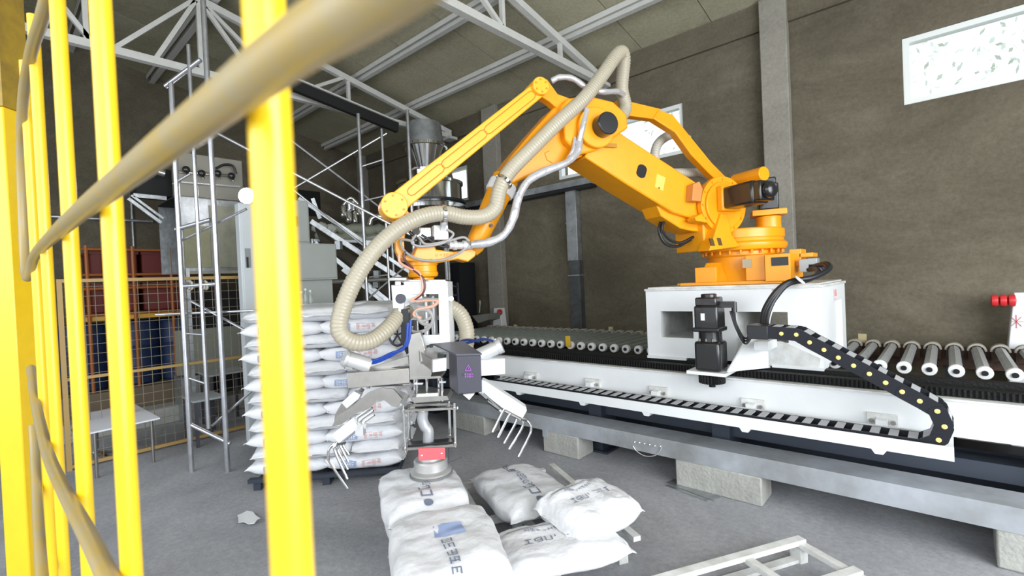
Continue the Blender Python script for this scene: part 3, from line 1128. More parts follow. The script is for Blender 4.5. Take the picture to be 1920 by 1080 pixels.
# forearm box
fa = [(1080, 205), (1095, 292), (1062, 306), (1010, 322), (985, 333), (962, 345), (935, 327), (960, 292), (1000, 245), (1040, 200)]
part('forearm_box', slab(MB(), fa, -.11, .12), YELLOW, rb, bevel=.015)
sl = MB()
slab(sl, [(1056, 272), (1068, 256), (1088, 262), (1068, 280)], .12, .1215)
part('cable_window', sl, DARK, rb)
part('embossed_seam', MB().tube([RP(u, v, .121) for u, v in [(1030, 283), (1021, 287), (1026, 300), (1036, 306)]], .003, 6), mat('seam_orange', (.6, .2, .01), .5), rb)
a, b = RP(948, 335, 0), RP(884, 474, 0)
dd = (b-a).normalized()
part('wrist_tube', MB().lathe([(.10, 0), (.095, .05), (.088, .25), (.07, (b-a).length-.05), (.045, (b-a).length)], a, 32, dd), YELLOW, rb)
part('white_collar', MB().lathe([(.104, 0), (.107, .01), (.107, .08), (.103, .09)], a+dd*.04, 32, dd), WHITE, rb)
part('tube_plug', MB().cyl(RP(918, 424, .05), RP(918, 424, .05)+nR*.04, .012, n=12), BLACK, rb)
# upper triangular link at the elbow
part('top_link_plate', slab(MB(), [(1004, 152), (1026, 148), (1046, 176), (1085, 190), (1100, 215), (1070, 225), (1030, 190), (1005, 175)], .04, .12), YELLOW, rb, bevel=.006)
bo = MB()
for u, v, r in ((1015, 160, .065), (740, 385, .088)):
    disc(bo, u, v, .02, .20, r, 32)
part('link_joint', bo, ORANGE, rb, bevel=.006)
lbt = MB()
for u, v, r in ((1015, 160, .045), (740, 385, .064)):
    for k in range(6):
        a = 2*PI*k/6+.4
        c = RP(u, v, .20)+dR*math.cos(a)*r+V((0, 0, math.sin(a)*r))
        lbt.cyl(c, c+nR*.006, .007, n=8)
part('link_bolts', lbt, mat('bolt_orange', (.7, .25, .01), .5), rb, split=False)['kind'] = 'stuff'
# parallel link rod
A, B = V((1012, 166)), V((745, 380))
t = (B-A).normalized()
nn = V((-t.y, t.x))
w1, w2 = 15, 20
rod = [(A+nn*w1), (B+nn*w2), (B-nn*w2), (A-nn*w1)]
part('link_rod', slab(MB(), [tuple(p) for p in rod], .10, .165), ORANGE, rb, bevel=.008)
rims = MB()
for s0, s1 in ((.06, .36), (.40, .66), (.70, .9)):
    L_ = (B-A).length
    a0, a1 = A+t*L_*s0, A+t*L_*s1
    hw = 8
    ringp = [a0+nn*hw, a1+nn*hw]+[a1+t*hw*math.sin(q2)+nn*hw*math.cos(q2) for q2 in (PI/4, PI/2, 3*PI/4)]+[a1-nn*hw, a0-nn*hw]+[a0-t*hw*math.sin(q2)-nn*hw*math.cos(q2) for q2 in (PI/4, PI/2, 3*PI/4)]
    ringp.append(ringp[0])
    rims.tube([RP(p.x, p.y, .166) for p in ringp], .0035, 6)
part('rod_recess_edge', rims, MATS['seam_orange'], rb)
# rear parallel rod
rr_ = [(1235, 205), (1262, 215), (1300, 262), (1335, 305), (1368, 338), (1352, 345), (1330, 325), (1296, 290), (1266, 248), (1225, 222)]
part('rear_rod', slab(MB(), rr_, -.16, -.08), YELLOW, rb, bevel=.008)
part('rear_link', slab(MB(), [(1160, 185), (1240, 204), (1232, 224), (1165, 215)], -.17, -.09), YELLOW, rb, bevel=.006)
# wrist
part('wrist_plate', slab(MB(), [(728, 398), (756, 398), (763, 420), (758, 452), (759, 487), (748, 484), (742, 470), (741, 430), (736, 412)], .03, .10), YELLOW, rb, bevel=.005)
part('wrist_brace', slab(MB(), [(752, 388), (759, 388), (785, 425), (779, 430)], .05, .09), YELLOW, rb)
part('wrist_body', slab(MB(), [(783, 460), (814, 456), (818, 468), (852, 472), (884, 466), (893, 470), (892, 480), (878, 491), (858, 486), (818, 494), (783, 492), (757, 488), (757, 478), (776, 478)], -.06, .09), YELLOW, rb, bevel=.008)
wt = MB()
wt_c = RP(842, 477, .0915)
put_text(wt, 6, .022, RP(835, 478, .0915), dR*-1 if (RP(900, 478, 0)-RP(800, 478, 0)).dot(dR) < 0 else dR, (0, 0, 1))
part('lettering', wt, MATS['seam_orange'], rb, split=False)
tc_ = onplane(793, 505, (TXY.x, TXY.y, 0), nR)
TX, TYy = tc_.x, tc_.y
zf0 = RP(793, 519, 0).z
part('wrist_flange', MB().lathe([(.075, zf0-.05), (.075, zf0-.01), (.10, zf0), (.105, zf0+.012), (.105, zf0+.03), (.098, zf0+.035), (.098, zf0+.075), (.105, zf0+.08), (.105, zf0+.12)], (TX, TYy, 0), 40), YELLOW, rb)
part('wrist_motor', MB().box(RP(792, 440, .0), (.11, .13, .09), M).cyl(RP(780, 432, .07), RP(780, 432, .12), .035, n=16), CHROME, rb, bevel=.008)
part('terminal_box', MB().box(RP(825, 437, .09), (.10, .08, .10), M), WHITE, rb, bevel=.003)
wc = MB()
for pts in ([(775, 452), (752, 450), (758, 470), (785, 486), (826, 488), (862, 474), (884, 455)], [(785, 445), (800, 458), (840, 452), (868, 445), (880, 452)], [(780, 440), (772, 455), (790, 462), (830, 456), (850, 440), (838, 430)]):
    wc.tube(crom([RP(u, v, .14) for u, v in pts], 8), .009, 8)
part('wrist_cable', wc, CAMO, rb)
wc = MB()
for pts in ([(790, 440), (810, 452), (830, 462), (862, 462)], [(768, 436), (790, 450), (812, 446), (846, 466)]):
    wc.tube(crom([RP(u, v, .12) for u, v in pts], 8), .010, 8)
part('black_wrist_cable', wc, BLACK, rb)
part('cable_gland', MB().cyl(RP(842, 460, .13), RP(885, 461, .12), .026, n=16).cyl(RP(850, 460, .13), RP(856, 460, .13), .034, n=16).cyl(RP(868, 460, .13), RP(874, 460, .13), .034, n=16), ALU, rb)

# ---- suction hose and sleeve (hung on the robot)
def ribbed(path, r, pitch=.022, amp=.04):
    pts = crom(path, 24)
    out, rs, acc = [], [], 0
    nxt = 0
    for i in range(len(pts)-1):
        seg = (pts[i+1]-pts[i]).length
        while nxt <= acc+seg:
            f = (nxt-acc)/seg if seg else 0
            out.append(pts[i].lerp(pts[i+1], f))
            k = len(out) % 4
            rs.append(r*(1+(amp if k in (1, 2) else -amp*.3)))
            nxt += pitch/4
        acc += seg
    return out, rs


hp = thing('suction_hose', 'thick beige ribbed suction hose draped along the robot arm', 'hose', RP(700, 600, .25))
main = [(1150, 235, .05), (1172, 205, .0), (1166, 165, .0), (1170, 110, .05), (1160, 100, .10), (1130, 140, .16), (1095, 185, .2), (1050, 226, .22), (1000, 276, .22), (955, 322, .2), (937, 355, .2), (928, 390, .2), (905, 406, .2), (870, 407, .2), (832, 400, .22), (790, 407, .25), (745, 430, .28), (700, 472, .3), (665, 525, .3), (642, 580, .3), (636, 615, .3), (648, 635, .3), (672, 643, .28), (700, 637, .24), (728, 615, .18), (748, 592, .1), (765, 585, .02)]
pts, rs = ribbed([RP(u, v, o_) for u, v, o_ in main], .052)
part('hose_run', MB().tube(pts, rs, 18), HOSE, hp)
back = [(812, 580, -.1), (838, 574, -.08), (862, 588, -.05), (874, 615, -.02), (875, 640, 0), (871, 662, .02)]
pts, rs = ribbed([RP(u, v, o_) for u, v, o_ in back], .055)
part('hose_return', MB().tube(pts, rs, 18), HOSE, hp)
rear = [(1172, 205, 0), (1190, 240, -.2), (1235, 255, -.28), (1262, 250, -.3)]
loop2 = [(1290, 262, -.34), (1262, 252, -.34), (1235, 268, -.34), (1228, 296, -.34), (1240, 322, -.34), (1280, 324, -.33), (1318, 326, -.3), (1338, 345, -.27), (1345, 372, -.26)]
pts, rs = ribbed([RP(u, v, o_) for u, v, o_ in loop2], .042)
part('hose_tail', MB().tube(pts, rs, 14), mat('grey_hose_pvc', (.50, .48, .42), .4), hp)
cl = MB()
for u, v, o_, du in ((945, 340, .2, (9, -10)), (832, 401, .22, (-14, 0))):
    c = RP(u, v, o_)
    d2 = (RP(u+du[0], v+du[1], o_)-c).normalized()
    cl.lathe([(.06, -.014), (.065, -.01), (.065, .01), (.06, .014)], c, 20, d2)
part('hose_clamp', cl, CHROME, hp)
part('clamp_stand', MB().bar(RP(832, 415, .2), RP(830, 428, .12), .03, .05), ALU, hp)

sv = thing('cable_sleeve', 'silver wrapped cable bundle hanging beside the robot forearm', 'cable bundle', RP(950, 440, .2))
s1 = [(1086, 262, .2), (1082, 285, .22), (1060, 306, .24), (1020, 322, .24), (990, 340, .24), (972, 372, .24), (962, 410, .24), (945, 440, .22), (915, 455, .2), (885, 459, .15)]
pp_ = crom([RP(u, v, o_) for u, v, o_ in s1], 10)
part('sleeve_run', MB().tube(pp_, [.029+.0012*math.sin(i*.9)+.002*math.sin(i*.25) for i in range(len(pp_))], 14), SLEEVE, sv)
s2 = [(1034, 152, .05), (1050, 145, .08), (1075, 148, .1), (1102, 166, .12), (1130, 172, .15), (1158, 172, .1), (1172, 180, .0)]
pp_ = crom([RP(u, v, o_) for u, v, o_ in s2], 10)
part('sleeve_top', MB().tube(pp_, [.023+.0012*math.sin(i*.8) for i in range(len(pp_))], 12), SLEEVE, sv)
s3 = [(1100, 205, .22), (1092, 240, .24), (1086, 265, .22)]
part('sleeve_link', MB().tube(crom([RP(*q3) for q3 in s3], 8), .022, 12).tube(crom([RP(1078, 258, .2), RP(1074, 280, .22), RP(1064, 298, .22)], 8), .012, 8), SLEEVE, sv)

# ---- black cables from robot base into the drag chain
cbn = thing('black_cable_bundle', 'thick black cables arching from robot base down into the cable chain', 'cable bundle', PY(1432, 600, 3.95))
for k, (dx, cc) in enumerate(((0, BLACK), (7, BLACK), (-6, BLACK), (12, BLUEH), (16, ALU))):
    s = 1 if k < 3 else .3
    pts = [PY(1515-dx*.3, 504+dx*.3, 4.45), PY(1545-dx*.7, 497+dx*.4, 4.35), PY(1550-dx*.6, 507+dx*.3, 4.25), PY(1520-dx*.4, 522+dx*.3, 4.1), PY(1480-dx*.1, 530+dx*.3, 4.0), PY(1456+dx*.2, 550+dx*.5, 3.95), PY(1438+dx*.6, 580+dx*.2, 3.9), PY(1433+dx*.6, 605, 3.85), PY(1436+dx*.6, 622, 3.8)]
    if k == 1:
        pts[1] = PY(1530, 505, 4.35)
        pts[2] = PY(1534, 512, 4.25)
    part(['cable', 'cable', 'cable', 'air_line', 'air_line'][k], MB().tube(crom(pts, 10), .019 if s == 1 else .006, 12), cc, cbn)
for u, v in ((1500, 525), (1456, 549)):
    part('cable_tie', MB().lathe([(.040, -.004), (.042, 0), (.040, .004)], PY(u, v, 3.98), 16, (1, 0, 1)), WHITE, cbn)

# ================================================================== GRIPPER
gr = thing('sack_gripper', 'stainless sack gripper with curved claws and suction cup under the wrist', 'gripper', (TX, TYy, .42))
def Gd(u, v, d=3.38): return PD(u, v, d)
def gslab(mb, pts, d, th):
    q = [PD(u, v, d) for u, v in pts]
    mb.prism(q, _f*th)
    return mb


part('flange_neck', MB().cyl((TX, TYy, zf0-.14), (TX, TYy, zf0-.04), .035, n=20), STEEL, gr)
part('head_plate', gslab(MB(), [(742, 524), (835, 524), (836, 528), (742, 528)], 3.28, .3), STEEL, gr, bevel=.002)
hs = MB()
for pol in ([(757, 528), (836, 527), (837, 551), (757, 552)], [(822, 551), (837, 551), (841, 640), (824, 640)], [(757, 552), (790, 552), (792, 560), (760, 575)], [(765, 628), (840, 628), (842, 660), (768, 660)]):
    gslab(hs, pol, 3.28, .012)
part('housing_front', hs, WHITE, gr, bevel=.002)
part('housing_side', MB().prism([PD(836, 527, 3.29), PD(842, 660, 3.29), PD(842, 660, 3.29)+_f*.28, PD(836, 527, 3.29)+_f*.28], CR*.01), WHITE, gr)
part('housing_back', gslab(MB(), [(768, 528), (834, 528), (838, 600), (770, 600)], 3.56, .01), WHITED, gr)
part('guide_post', MB().cyl(PD(812, 555, 3.42), PD(816, 640, 3.42), .022, n=14).cyl(PD(798, 560, 3.42), PD(801, 640, 3.42), .018, n=14), ALU, gr)
ub = part('valve_box', gslab(MB(), [(733, 534), (757, 534), (758, 580), (736, 579)], 3.24, .14), ALU, gr, bevel=.006)
part('valve_cover', gslab(MB(), [(728, 521), (762, 521), (762, 525), (728, 526)], 3.2, .2), STEEL, ub)
part('valve_bore', MB().lathe([(.02, 0), (.034, .002), (.034, .02), (.02, .02)], PD(752, 560, 3.25), 20, -_f), GREYBOX, ub)
part('valve_screw', MB().cyl(PD(746, 528, 3.22), PD(746, 535, 3.22), .02, n=12).cyl(PD(751, 578, 3.22), PD(752, 588, 3.22), .018, n=12), WHITE, ub)
part('black_knob', MB().cyl(PD(737, 590, 3.22), PD(750, 588, 3.22), .013, n=12), BLACK, ub)
part('lift_ear', MB().cyl(PD(846, 560, 3.32), PD(846, 560, 3.33), .018, n=14).cyl(PD(838, 560, 3.32), PD(846, 560, 3.325), .012, n=10), WHITE, gr)
# red/orange and dark air lines
for pts, m_, r in (([(748, 478), (750, 492), (765, 502), (785, 510), (792, 530), (790, 550), (772, 563)], SALMON, .009),
                   ([(760, 470), (758, 485), (775, 505), (793, 522), (795, 545), (778, 562)], mat('maroon_line', (.10, .03, .03), .4), .009),
                   ([(770, 566), (800, 563), (820, 564), (812, 574), (785, 580), (776, 590), (790, 597)], SALMON, .011),
                   ([(768, 568), (795, 562), (822, 562)], CAMO, .011),
                   ([(765, 580), (762, 605), (775, 622), (800, 618), (812, 598), (800, 582), (780, 585), (790, 605), (808, 610)], CAMO, .012),
                   ([(782, 575), (800, 578), (810, 592), (792, 602), (778, 590)], CAMO, .010),
                   ([(788, 622), (784, 640), (790, 655)], CAMO, .008)):
    part('air_line', MB().tube(crom([PD(u, v, 3.22) for u, v in pts], 8), r, 8), m_, gr)
wh = MB()
c = PD(745, 628, 3.22)
N = 20
ring = [c+CR*.055*math.cos(2*PI*k/N)+CU*.072*math.sin(2*PI*k/N) for k in range(N+1)]
wh.tube(ring, .008, 8, cap=False)
for k in range(5):
    a = 2*PI*k/5+.3
    wh.cyl(c, c+CR*.055*math.cos(a)+CU*.072*math.sin(a), .006, n=6)
part('hand_wheel', wh, BLACK, gr)
part('black_strut', gslab(MB(), [(752, 580), (765, 578), (768, 625), (762, 665), (752, 640)], 3.2, .06), BLACK, gr)
for pts in ([(765, 605), (762, 640), (755, 655), (735, 662), (700, 676), (668, 668), (655, 660)], [(760, 650), (730, 668), (700, 680), (672, 675), (655, 664)], [(770, 600), (768, 630), (762, 650)]):
    part('blue_air_hose', MB().tube(crom([PD(u, v, 3.16) for u, v in pts], 8), .010, 8), BLUEH, gr)
for pts in ([(850, 650), (880, 642), (905, 636), (925, 640)], [(845, 655), (870, 638), (900, 640)]):
    part('blue_air_hose', MB().tube(crom([PD(u, v, 3.4) for u, v in pts], 8), .009, 8), mat('navy_hose', (.01, .025, .12), .4), gr)
# head weldment and crossbeams
part('centre_column', MB().prism([PD(u, v, 3.16) for u, v in [(764, 628), (788, 622), (810, 700), (808, 708), (768, 710)]], _f*.06), STEEL, gr, bevel=.003)
ZB = 1.09
a0, a1 = PZ(655, 708, ZB), PZ(762, 700, ZB)
lft = MB().bar(PD(652, 712, 3.12), PD(768, 702, 3.2), .09, .10)
part('crossbeam', lft, STEEL, gr, bevel=.004, label='brushed stainless crossbeam reaching left')
part('crossbeam', MB().bar(PD(880, 690, 3.35), PD(944, 685, 3.42), .09, .11), WHITE, gr, bevel=.004, label='white crossbeam end reaching right')
part('upper_plate', gslab(MB(), [(690, 690), (765, 668), (766, 682), (700, 697)], 3.2, .03), STEEL, gr)
part('front_beam', MB().bar(PD(782, 655, 3.35), PD(823, 684, 2.93), .085, .075), STEEL, gr, bevel=.004)
part('front_beam_cap', MB().bar(PD(822.5, 683.5, 2.93), PD(824.5, 685, 2.915), .087, .077), ALU, gr)
part('beam_clip', MB().bar(PD(779, 652, 3.22), PD(786, 675, 3.22), .02, .05).bar(PD(790, 660, 3.15), PD(792, 680, 3.12), .02, .05), ALU, gr)
part('fitting_row', MB().bar(PD(800, 650, 3.1), PD(812, 647, 3.1), .02, .015).bar(PD(835, 668, 2.98), PD(822, 664, 3.0), .02, .02).cyl(PD(808, 645, 3.1), PD(809, 652, 3.1), .01, n=8), BLACK, gr)
# dark enclosure
en = MB()
fq = [(856, 667), (902, 666), (904, 735), (858, 739)]
en.prism([PD(u, v, 2.95) for u, v in fq], _f*.20+CR*-.075)
eb = part('motor_enclosure', en, GREYBOX, gr, bevel=.004, label='dark grey enclosure with purple warning print')
part('enclosure_lid', MB().prism([PD(812, 647, 3.2), PD(868, 642, 3.25), PD(904, 666, 2.942), PD(855, 667, 2.942)], V((0, 0, .01))), mat('lid_grey', (.10, .10, .125), .4), eb)
pr_ = MB()
c = PD(878, 691, 2.945)
for a, b in (((0, .022), (-.019, -.012)), ((-.019, -.012), (.019, -.012)), ((.019, -.012), (0, .022))):
    pr_.bar(c+CR*a[0]+CU*a[1], c+CR*b[0]+CU*b[1], .002, .005, _f)
pr_.bar(c+CU*.01, c-CU*.004, .002, .005, _f)
put_text(pr_, 4, .012, PD(879, 702, 2.945), CR, CU)
put_text(pr_, 4, .0115, PD(879, 706.5, 2.945), CR, CU)
part('warning_print', pr_, PURPLE, eb, split=False)
part('cable_hole', MB().cyl(PD(868.5, 703, 2.946), PD(868.5, 703, 2.95), .008, n=10), BLACK, eb)
# pneumatic cylinders feeding the claws
part('air_cylinder', MB().cyl(PD(650, 672, 3.14), PD(695, 686, 3.18), .052, n=24).cyl(PD(645, 670, 3.13), PD(651, 672, 3.14), .058, n=24), ALU, gr, bevel=.004)
part('air_cylinder', MB().cyl(PD(895, 668, 3.42), PD(935, 650, 3.45), .05, n=24).cyl(PD(932, 651, 3.45), PD(941, 647, 3.45), .056, n=24).cyl(PD(928, 635, 3.45), PD(932, 645, 3.45), .01, n=8), ALU, gr, bevel=.004)
part('cylinder_bracket', gslab(MB(), [(636, 676), (648, 674), (662, 693), (650, 692)], 3.12, .08), STEEL, gr)
# left claw
cl_ = part('claw_arm', gslab(MB(), [(622, 800), (632, 780), (660, 762), (690, 736), (715, 727), (738, 730), (754, 748), (746, 764), (735, 762), (720, 750), (705, 756), (688, 768), (668, 775), (640, 796)], 3.08, .02), STEEL, gr)
gslab_ = gslab(MB(), [(626, 798), (664, 760), (682, 732), (676, 728), (640, 757), (628, 777)], 3.2, .02)
part('claw_inner_plate', gslab_, STEEL, cl_)
part('claw_rod', MB().cyl(PD(698, 723, 3.15), PD(768, 720, 3.2), .010, n=10).cyl(PD(690, 716, 3.15), PD(691, 728, 3.15), .012, n=10), CHROME, cl_)
part('claw_link_bar', gslab(MB(), [(640, 755), (664, 734), (676, 740), (672, 748), (650, 766)], 3.1, .05), ALU, cl_)
part('claw_cylinder', MB().bar(PD(632, 820, 3.03), PD(670, 790, 3.03), .07, .075, _f*-1), WHITE, cl_, bevel=.004)
part('claw_guide_rods', MB().cyl(PD(672, 790, 3.03), PD(700, 770, 3.03), .008, n=8).cyl(PD(676, 796, 3.03), PD(702, 778, 3.03), .008, n=8).cyl(PD(668, 784, 3.03), PD(698, 764, 3.03), .008, n=8).cyl(PD(645, 826, 3.03), PD(668, 808, 3.03), .006, n=8), CHROME, cl_)
part('claw_block', MB().box(PD(676, 807, 3.02), (.05, .05, .05), R_(40)).bar(PD(668, 793, 3.05), PD(678, 800, 3.0), .03, .06, _f), ALU, cl_)
tines = [([(633, 830), (620, 838), (615, 855), (622, 872), (652, 916)], 3.02), ([(630, 836), (628, 846), (651, 898)], 3.06), ([(634, 836), (634, 846), (652, 880)], 3.10), ([(638, 834), (640, 840), (653, 865)], 3.14), ([(643, 832), (645, 838), (654, 852)], 3.18)]
for pts, d in tines:
    part('tine', MB().tube(crom([PD(u, v, d) for u, v in pts], 8), .0085, 10), CHROME, cl_)
part('tine_bar', MB().cyl(PD(627, 834, 3.0), PD(646, 830, 3.2), .011, n=10), CHROME, cl_)
# right claw
cr_ = part('claw_arm', gslab(MB(), [(903, 712), (912, 716), (985, 764), (988, 770), (978, 788), (945, 768), (903, 736)], 3.32, .10), WHITE, gr, bevel=.004)
part('claw_rod', MB().cyl(PD(904, 737, 3.28), PD(938, 768, 3.28), .009, n=8).cyl(PD(900, 737, 3.28), PD(912, 748, 3.28), .014, n=8).cyl(PD(914, 752, 3.28), PD(936, 768, 3.28), .013, n=8), BLACKM, cr_)
part('claw_pin', MB().cyl(PD(898, 735, 3.28), PD(906, 738, 3.28), .01, n=8).cyl(PD(932, 764, 3.28), PD(942, 774, 3.28), .008, n=8), CHROME, cr_)
rt = [([(946, 767), (942, 774), (924, 810)], 3.2), ([(958, 775), (952, 784), (934, 820)], 3.22), ([(970, 784), (966, 795), (946, 831)], 3.24), ([(972, 786), (980, 790), (978, 804), (955, 842)], 3.28), ([(977, 786), (990, 790), (996, 804), (990, 822), (972, 856)], 3.2)]
for pts, d in rt:
    part('tine', MB().tube(crom([PD(u, v, d) for u, v in pts], 8), .0088, 10), CHROME, cr_)
part('tine_bar', MB().cyl(PD(942, 768, 3.22), PD(978, 787, 3.24), .011, n=10), CHROME, cr_)
part('white_lug', gslab(MB(), [(868, 740), (890, 738), (880, 750)], 3.2, .03), WHITE, gr)
# suction column
part('column_plates', gslab(gslab(MB(), [(768, 708), (826, 705), (827, 709), (768, 712)], 3.15, .22), [(772, 745), (838, 742), (842, 750), (776, 756)], 3.12, .22), STEEL, gr)
for u0, u1, d in ((781, 782, 3.16), (800, 801, 3.18), (828, 830, 3.2), (777, 778, 3.36), (822, 824, 3.38)):
    part('guide_rod', MB().cyl(PD(u0, 708, d), PD(u1, 752, d), .0085, n=10), CHROME, gr)
part('cross_clips', MB().bar(PD(777, 719, 3.14), PD(793, 719, 3.14), .02, .01).bar(PD(824, 716, 3.18), PD(836, 716, 3.18), .02, .01).bar(PD(783, 741, 3.14), PD(822, 739, 3.14), .02, .02), ALU, gr)
part('upper_frame', MB().bar(PD(753, 770, 3.1), PD(856, 765, 3.1), .02, .015).bar(PD(768, 760, 3.3), PD(846, 757, 3.3), .02, .015).bar(PD(753, 770, 3.1), PD(768, 760, 3.3), .02, .015).bar(PD(856, 765, 3.1), PD(846, 757, 3.3), .02, .015), STEEL, gr)
part('lower_frame', MB().bar(PD(757, 842, 3.1), PD(856, 834, 3.1), .02, .015), STEEL, gr)
part('rubber_pad', MB().prism([PD(764, 835, 3.12), PD(852, 828, 3.12), PD(850, 821, 3.3), PD(764, 828, 3.3)], V((0, 0, -.012))), BLACK, gr)
for (u0, v0, u1, v1, d) in ((756, 760, 760, 848, 3.1), (852, 755, 854, 838, 3.1), (842, 752, 844, 824, 3.28), (766, 760, 768, 832, 3.3)):
    part('hanger_rod', MB().cyl(PD(u0, v0, d), PD(u1, v1, d), .0095, n=12), CHROME, gr)
    part('rod_nut', MB().cyl(PD(u0, v0+8, d), PD(u0, v0+13, d), .018, n=6).cyl(PD(u1, v1-9, d), PD(u1, v1-4, d), .018, n=6), STEEL, gr)
part('elbow_pipe', MB().tube(crom([PD(793, 770, 3.2), PD(792, 785, 3.2), PD(796, 798, 3.2), PD(803, 808, 3.2), PD(803, 829, 3.2)], 8), .036, 18), mat('grey_pipe', (.42, .43, .45), .35, .3), gr)
part('pipe_fitting', MB().cyl(PD(792, 768, 3.2), PD(792, 782, 3.2), .028, n=14), ALU, gr)
sc_ = PD(808, 872, 3.22)
part('suction_cup', MB().lathe([(.135, -.045), (.138, -.03), (.128, -.022), (.112, -.015), (.112, .035), (.105, .045), (.08, .05), (.08, .085)], sc_, 40), SUCT, gr)
part('cup_lip', MB().lathe([(.13, -.062), (.142, -.058), (.142, -.044), (.13, -.04)], sc_, 40), mat('grey_rubber', (.16, .16, .16), .6), gr)
part('red_plate', MB().prism([PD(784, 841, 3.08), PD(834, 840, 3.08), PD(835, 861, 3.08), PD(785, 864, 3.08)], _f*.01), PINK, gr, bevel=.003, label='red rectangular plate above the suction cup')
part('plate_rivets', MB().ball(PD(791, 854, 3.078), .006, 8).ball(PD(828, 850, 3.078), .006, 8), CHROME, gr, split=False)['kind'] = 'stuff'
part('stray_wire', MB().cyl(PD(841, 840, 3.2), PD(841, 864, 3.2), .004, n=6).cyl(PD(840, 868, 3.2), PD(866, 857, 3.2), .002, n=6), GREYBOX, gr)

# ================================================================== SACKS
def bag_shape(seed, a=.36, b=.235, c=.068, tail=True):
    """returns function P(s,theta) on the sack surface; s -1..1 along its length"""
    rnd = random.Random(seed)
    off = V((rnd.uniform(0, 99), rnd.uniform(0, 99), rnd.uniform(0, 99)))
    sk = rnd.uniform(-.02, .02)

    def Pf(s, th, push=0):
        q = min(1, abs(s)/.95)
        cc = c*max(0, (1-q**5.0))**.5+.004
        bb_ = b*(.90+.10*(1-q**4)) if abs(s) < .93 else b*(.92+.05*(abs(s)-.93)/.07)
        ct, st_ = math.cos(th), math.sin(th)
        yy = bb_*math.copysign(abs(ct)**.55, ct)
        zz = cc*math.copysign(abs(st_)**.62, st_)
        xx = a*s + sk*yy
        p = V((xx, yy, zz))
        nz = mnoise.noise((p+off)*6)*.018+mnoise.noise((p+off)*17)*.007-abs(mnoise.noise(V((p.x*5, p.y*14, 0))+off))*.020+.006-abs(mnoise.noise(V((p.x*22, p.y*7, 0))+off))*.008
        if abs(s) > .9:
            zz += mnoise.noise((p+off)*11)*.03*(abs(s)-.9)/.1 - .012*(abs(s)-.9)/.1
        zz += nz*(1 if st_ > 0 else .4)
        yy += mnoise.noise((p+off)*5+V((7, 3, 1)))*.014
        r = math.hypot(yy, zz)+1e-6
        return V((xx+mnoise.noise((p+off)*6+V((1, 9, 4)))*.010, yy*(1+push/r), zz*(1+push/r)))
    return Pf


def bag_mesh(Pf, name='sack', fine=False):
    ss = [-1, -.97, -.93, -.90, -.85, -.78, -.68, -.55, -.4, -.25, -.1, .05, .2, .35, .5, .62, .73, .82, .88, .92, .95, .975, 1]
    n = 28
    if fine:
        ss = [x_ for a_, b_ in zip(ss[:-1], ss[1:]) for x_ in (a_, (a_+b_)/2)]+[1]
        n = 52
    vs = [Pf(s, 2*PI*k/n) for s in ss for k in range(n)]
    fs = []
    for i in range(len(ss)-1):
        for k in range(n):
            j = (k+1) % n
            fs.append((i*n+k, (i+1)*n+k, (i+1)*n+j, i*n+j))
    fs.append(tuple(range(n)))
    fs.append(tuple(range(len(ss)*n-1, (len(ss)-1)*n-1, -1)))
    me = bpy.data.meshes.new(name)
    me.from_pydata([tuple(v) for v in vs], [], fs)
    me.materials.append(BAG)
    me.polygons.foreach_set('use_smooth', [True]*len(me.polygons))
    me.update()
    return me


def side_print(Pf, items, side=-1):
    """prints on the long side of the sack; returns dict material->mesh"""
    out = []
    base_th = PI if side < 0 else 0

    def mp_(x, y, push=.006):
        # x along the length in metres, y height about the middle
        return Pf(x/.36, -PI/2+0 if False else (base_th + (y/.068)*(-1 if side < 0 else 1)*-.0 + (math.asin(max(-.8, min(.8, y/.068)))*(-1 if side < 0 else 1))), push)
    for kind, txt, x, size, m_ in items:
        mb2 = MB()
        if kind == 'box':
            n = 10
            L2, H = size
            for lo_, hi in ((-H/2, H/2),):
                vs, fs = [], []
                for i in range(n+1):
                    for j in range(5):
                        vs.append(mp_(x-L2/2+L2*i/n, lo_+(hi-lo_)*j/4))
                for i in range(n):
                    for j in range(4):
                        k0 = i*5+j
                        fs.append((k0, k0+1, k0+6, k0+5))
                mb2.add(vs, fs)
        else:
            vs, fs = text_mesh(txt, size)
            mb2.add([mp_(x+v.x, v.y, .009 if kind == 'white' else .006) for v in vs], fs)
        out.append((mb2, m_, kind))
    return out


def top_print(Pf, items):
    out = []

    def mp_(x, y, push=.005):
        cy = max(-1, min(1, y/.235))
        th = math.acos(max(-1, min(1, math.copysign(abs(cy)**(1/.55), cy))))
        return Pf(x/.36, th, push)
    for kind, txt, x, y, size, m_ in items:
        mb2 = MB()
        if kind == 'box':
            L2, H = size
            n, k = 12, 8
            vs, fs = [], []
            for i in range(n+1):
                for j in range(k+1):
                    vs.append(mp_(x-L2/2+L2*i/n, y-H/2+H*j/k))
            for i in range(n):
                for j in range(k):
                    q0 = i*(k+1)+j
                    fs.append((q0, q0+k+1, q0+k+2, q0+1))
            mb2.add(vs, fs)
        else:
            vs, fs = text_mesh(txt, size)
            mb2.add([mp_(x+v.x, y+v.y, .007) for v in vs], fs)
        out.append((mb2, m_, kind))
    return out


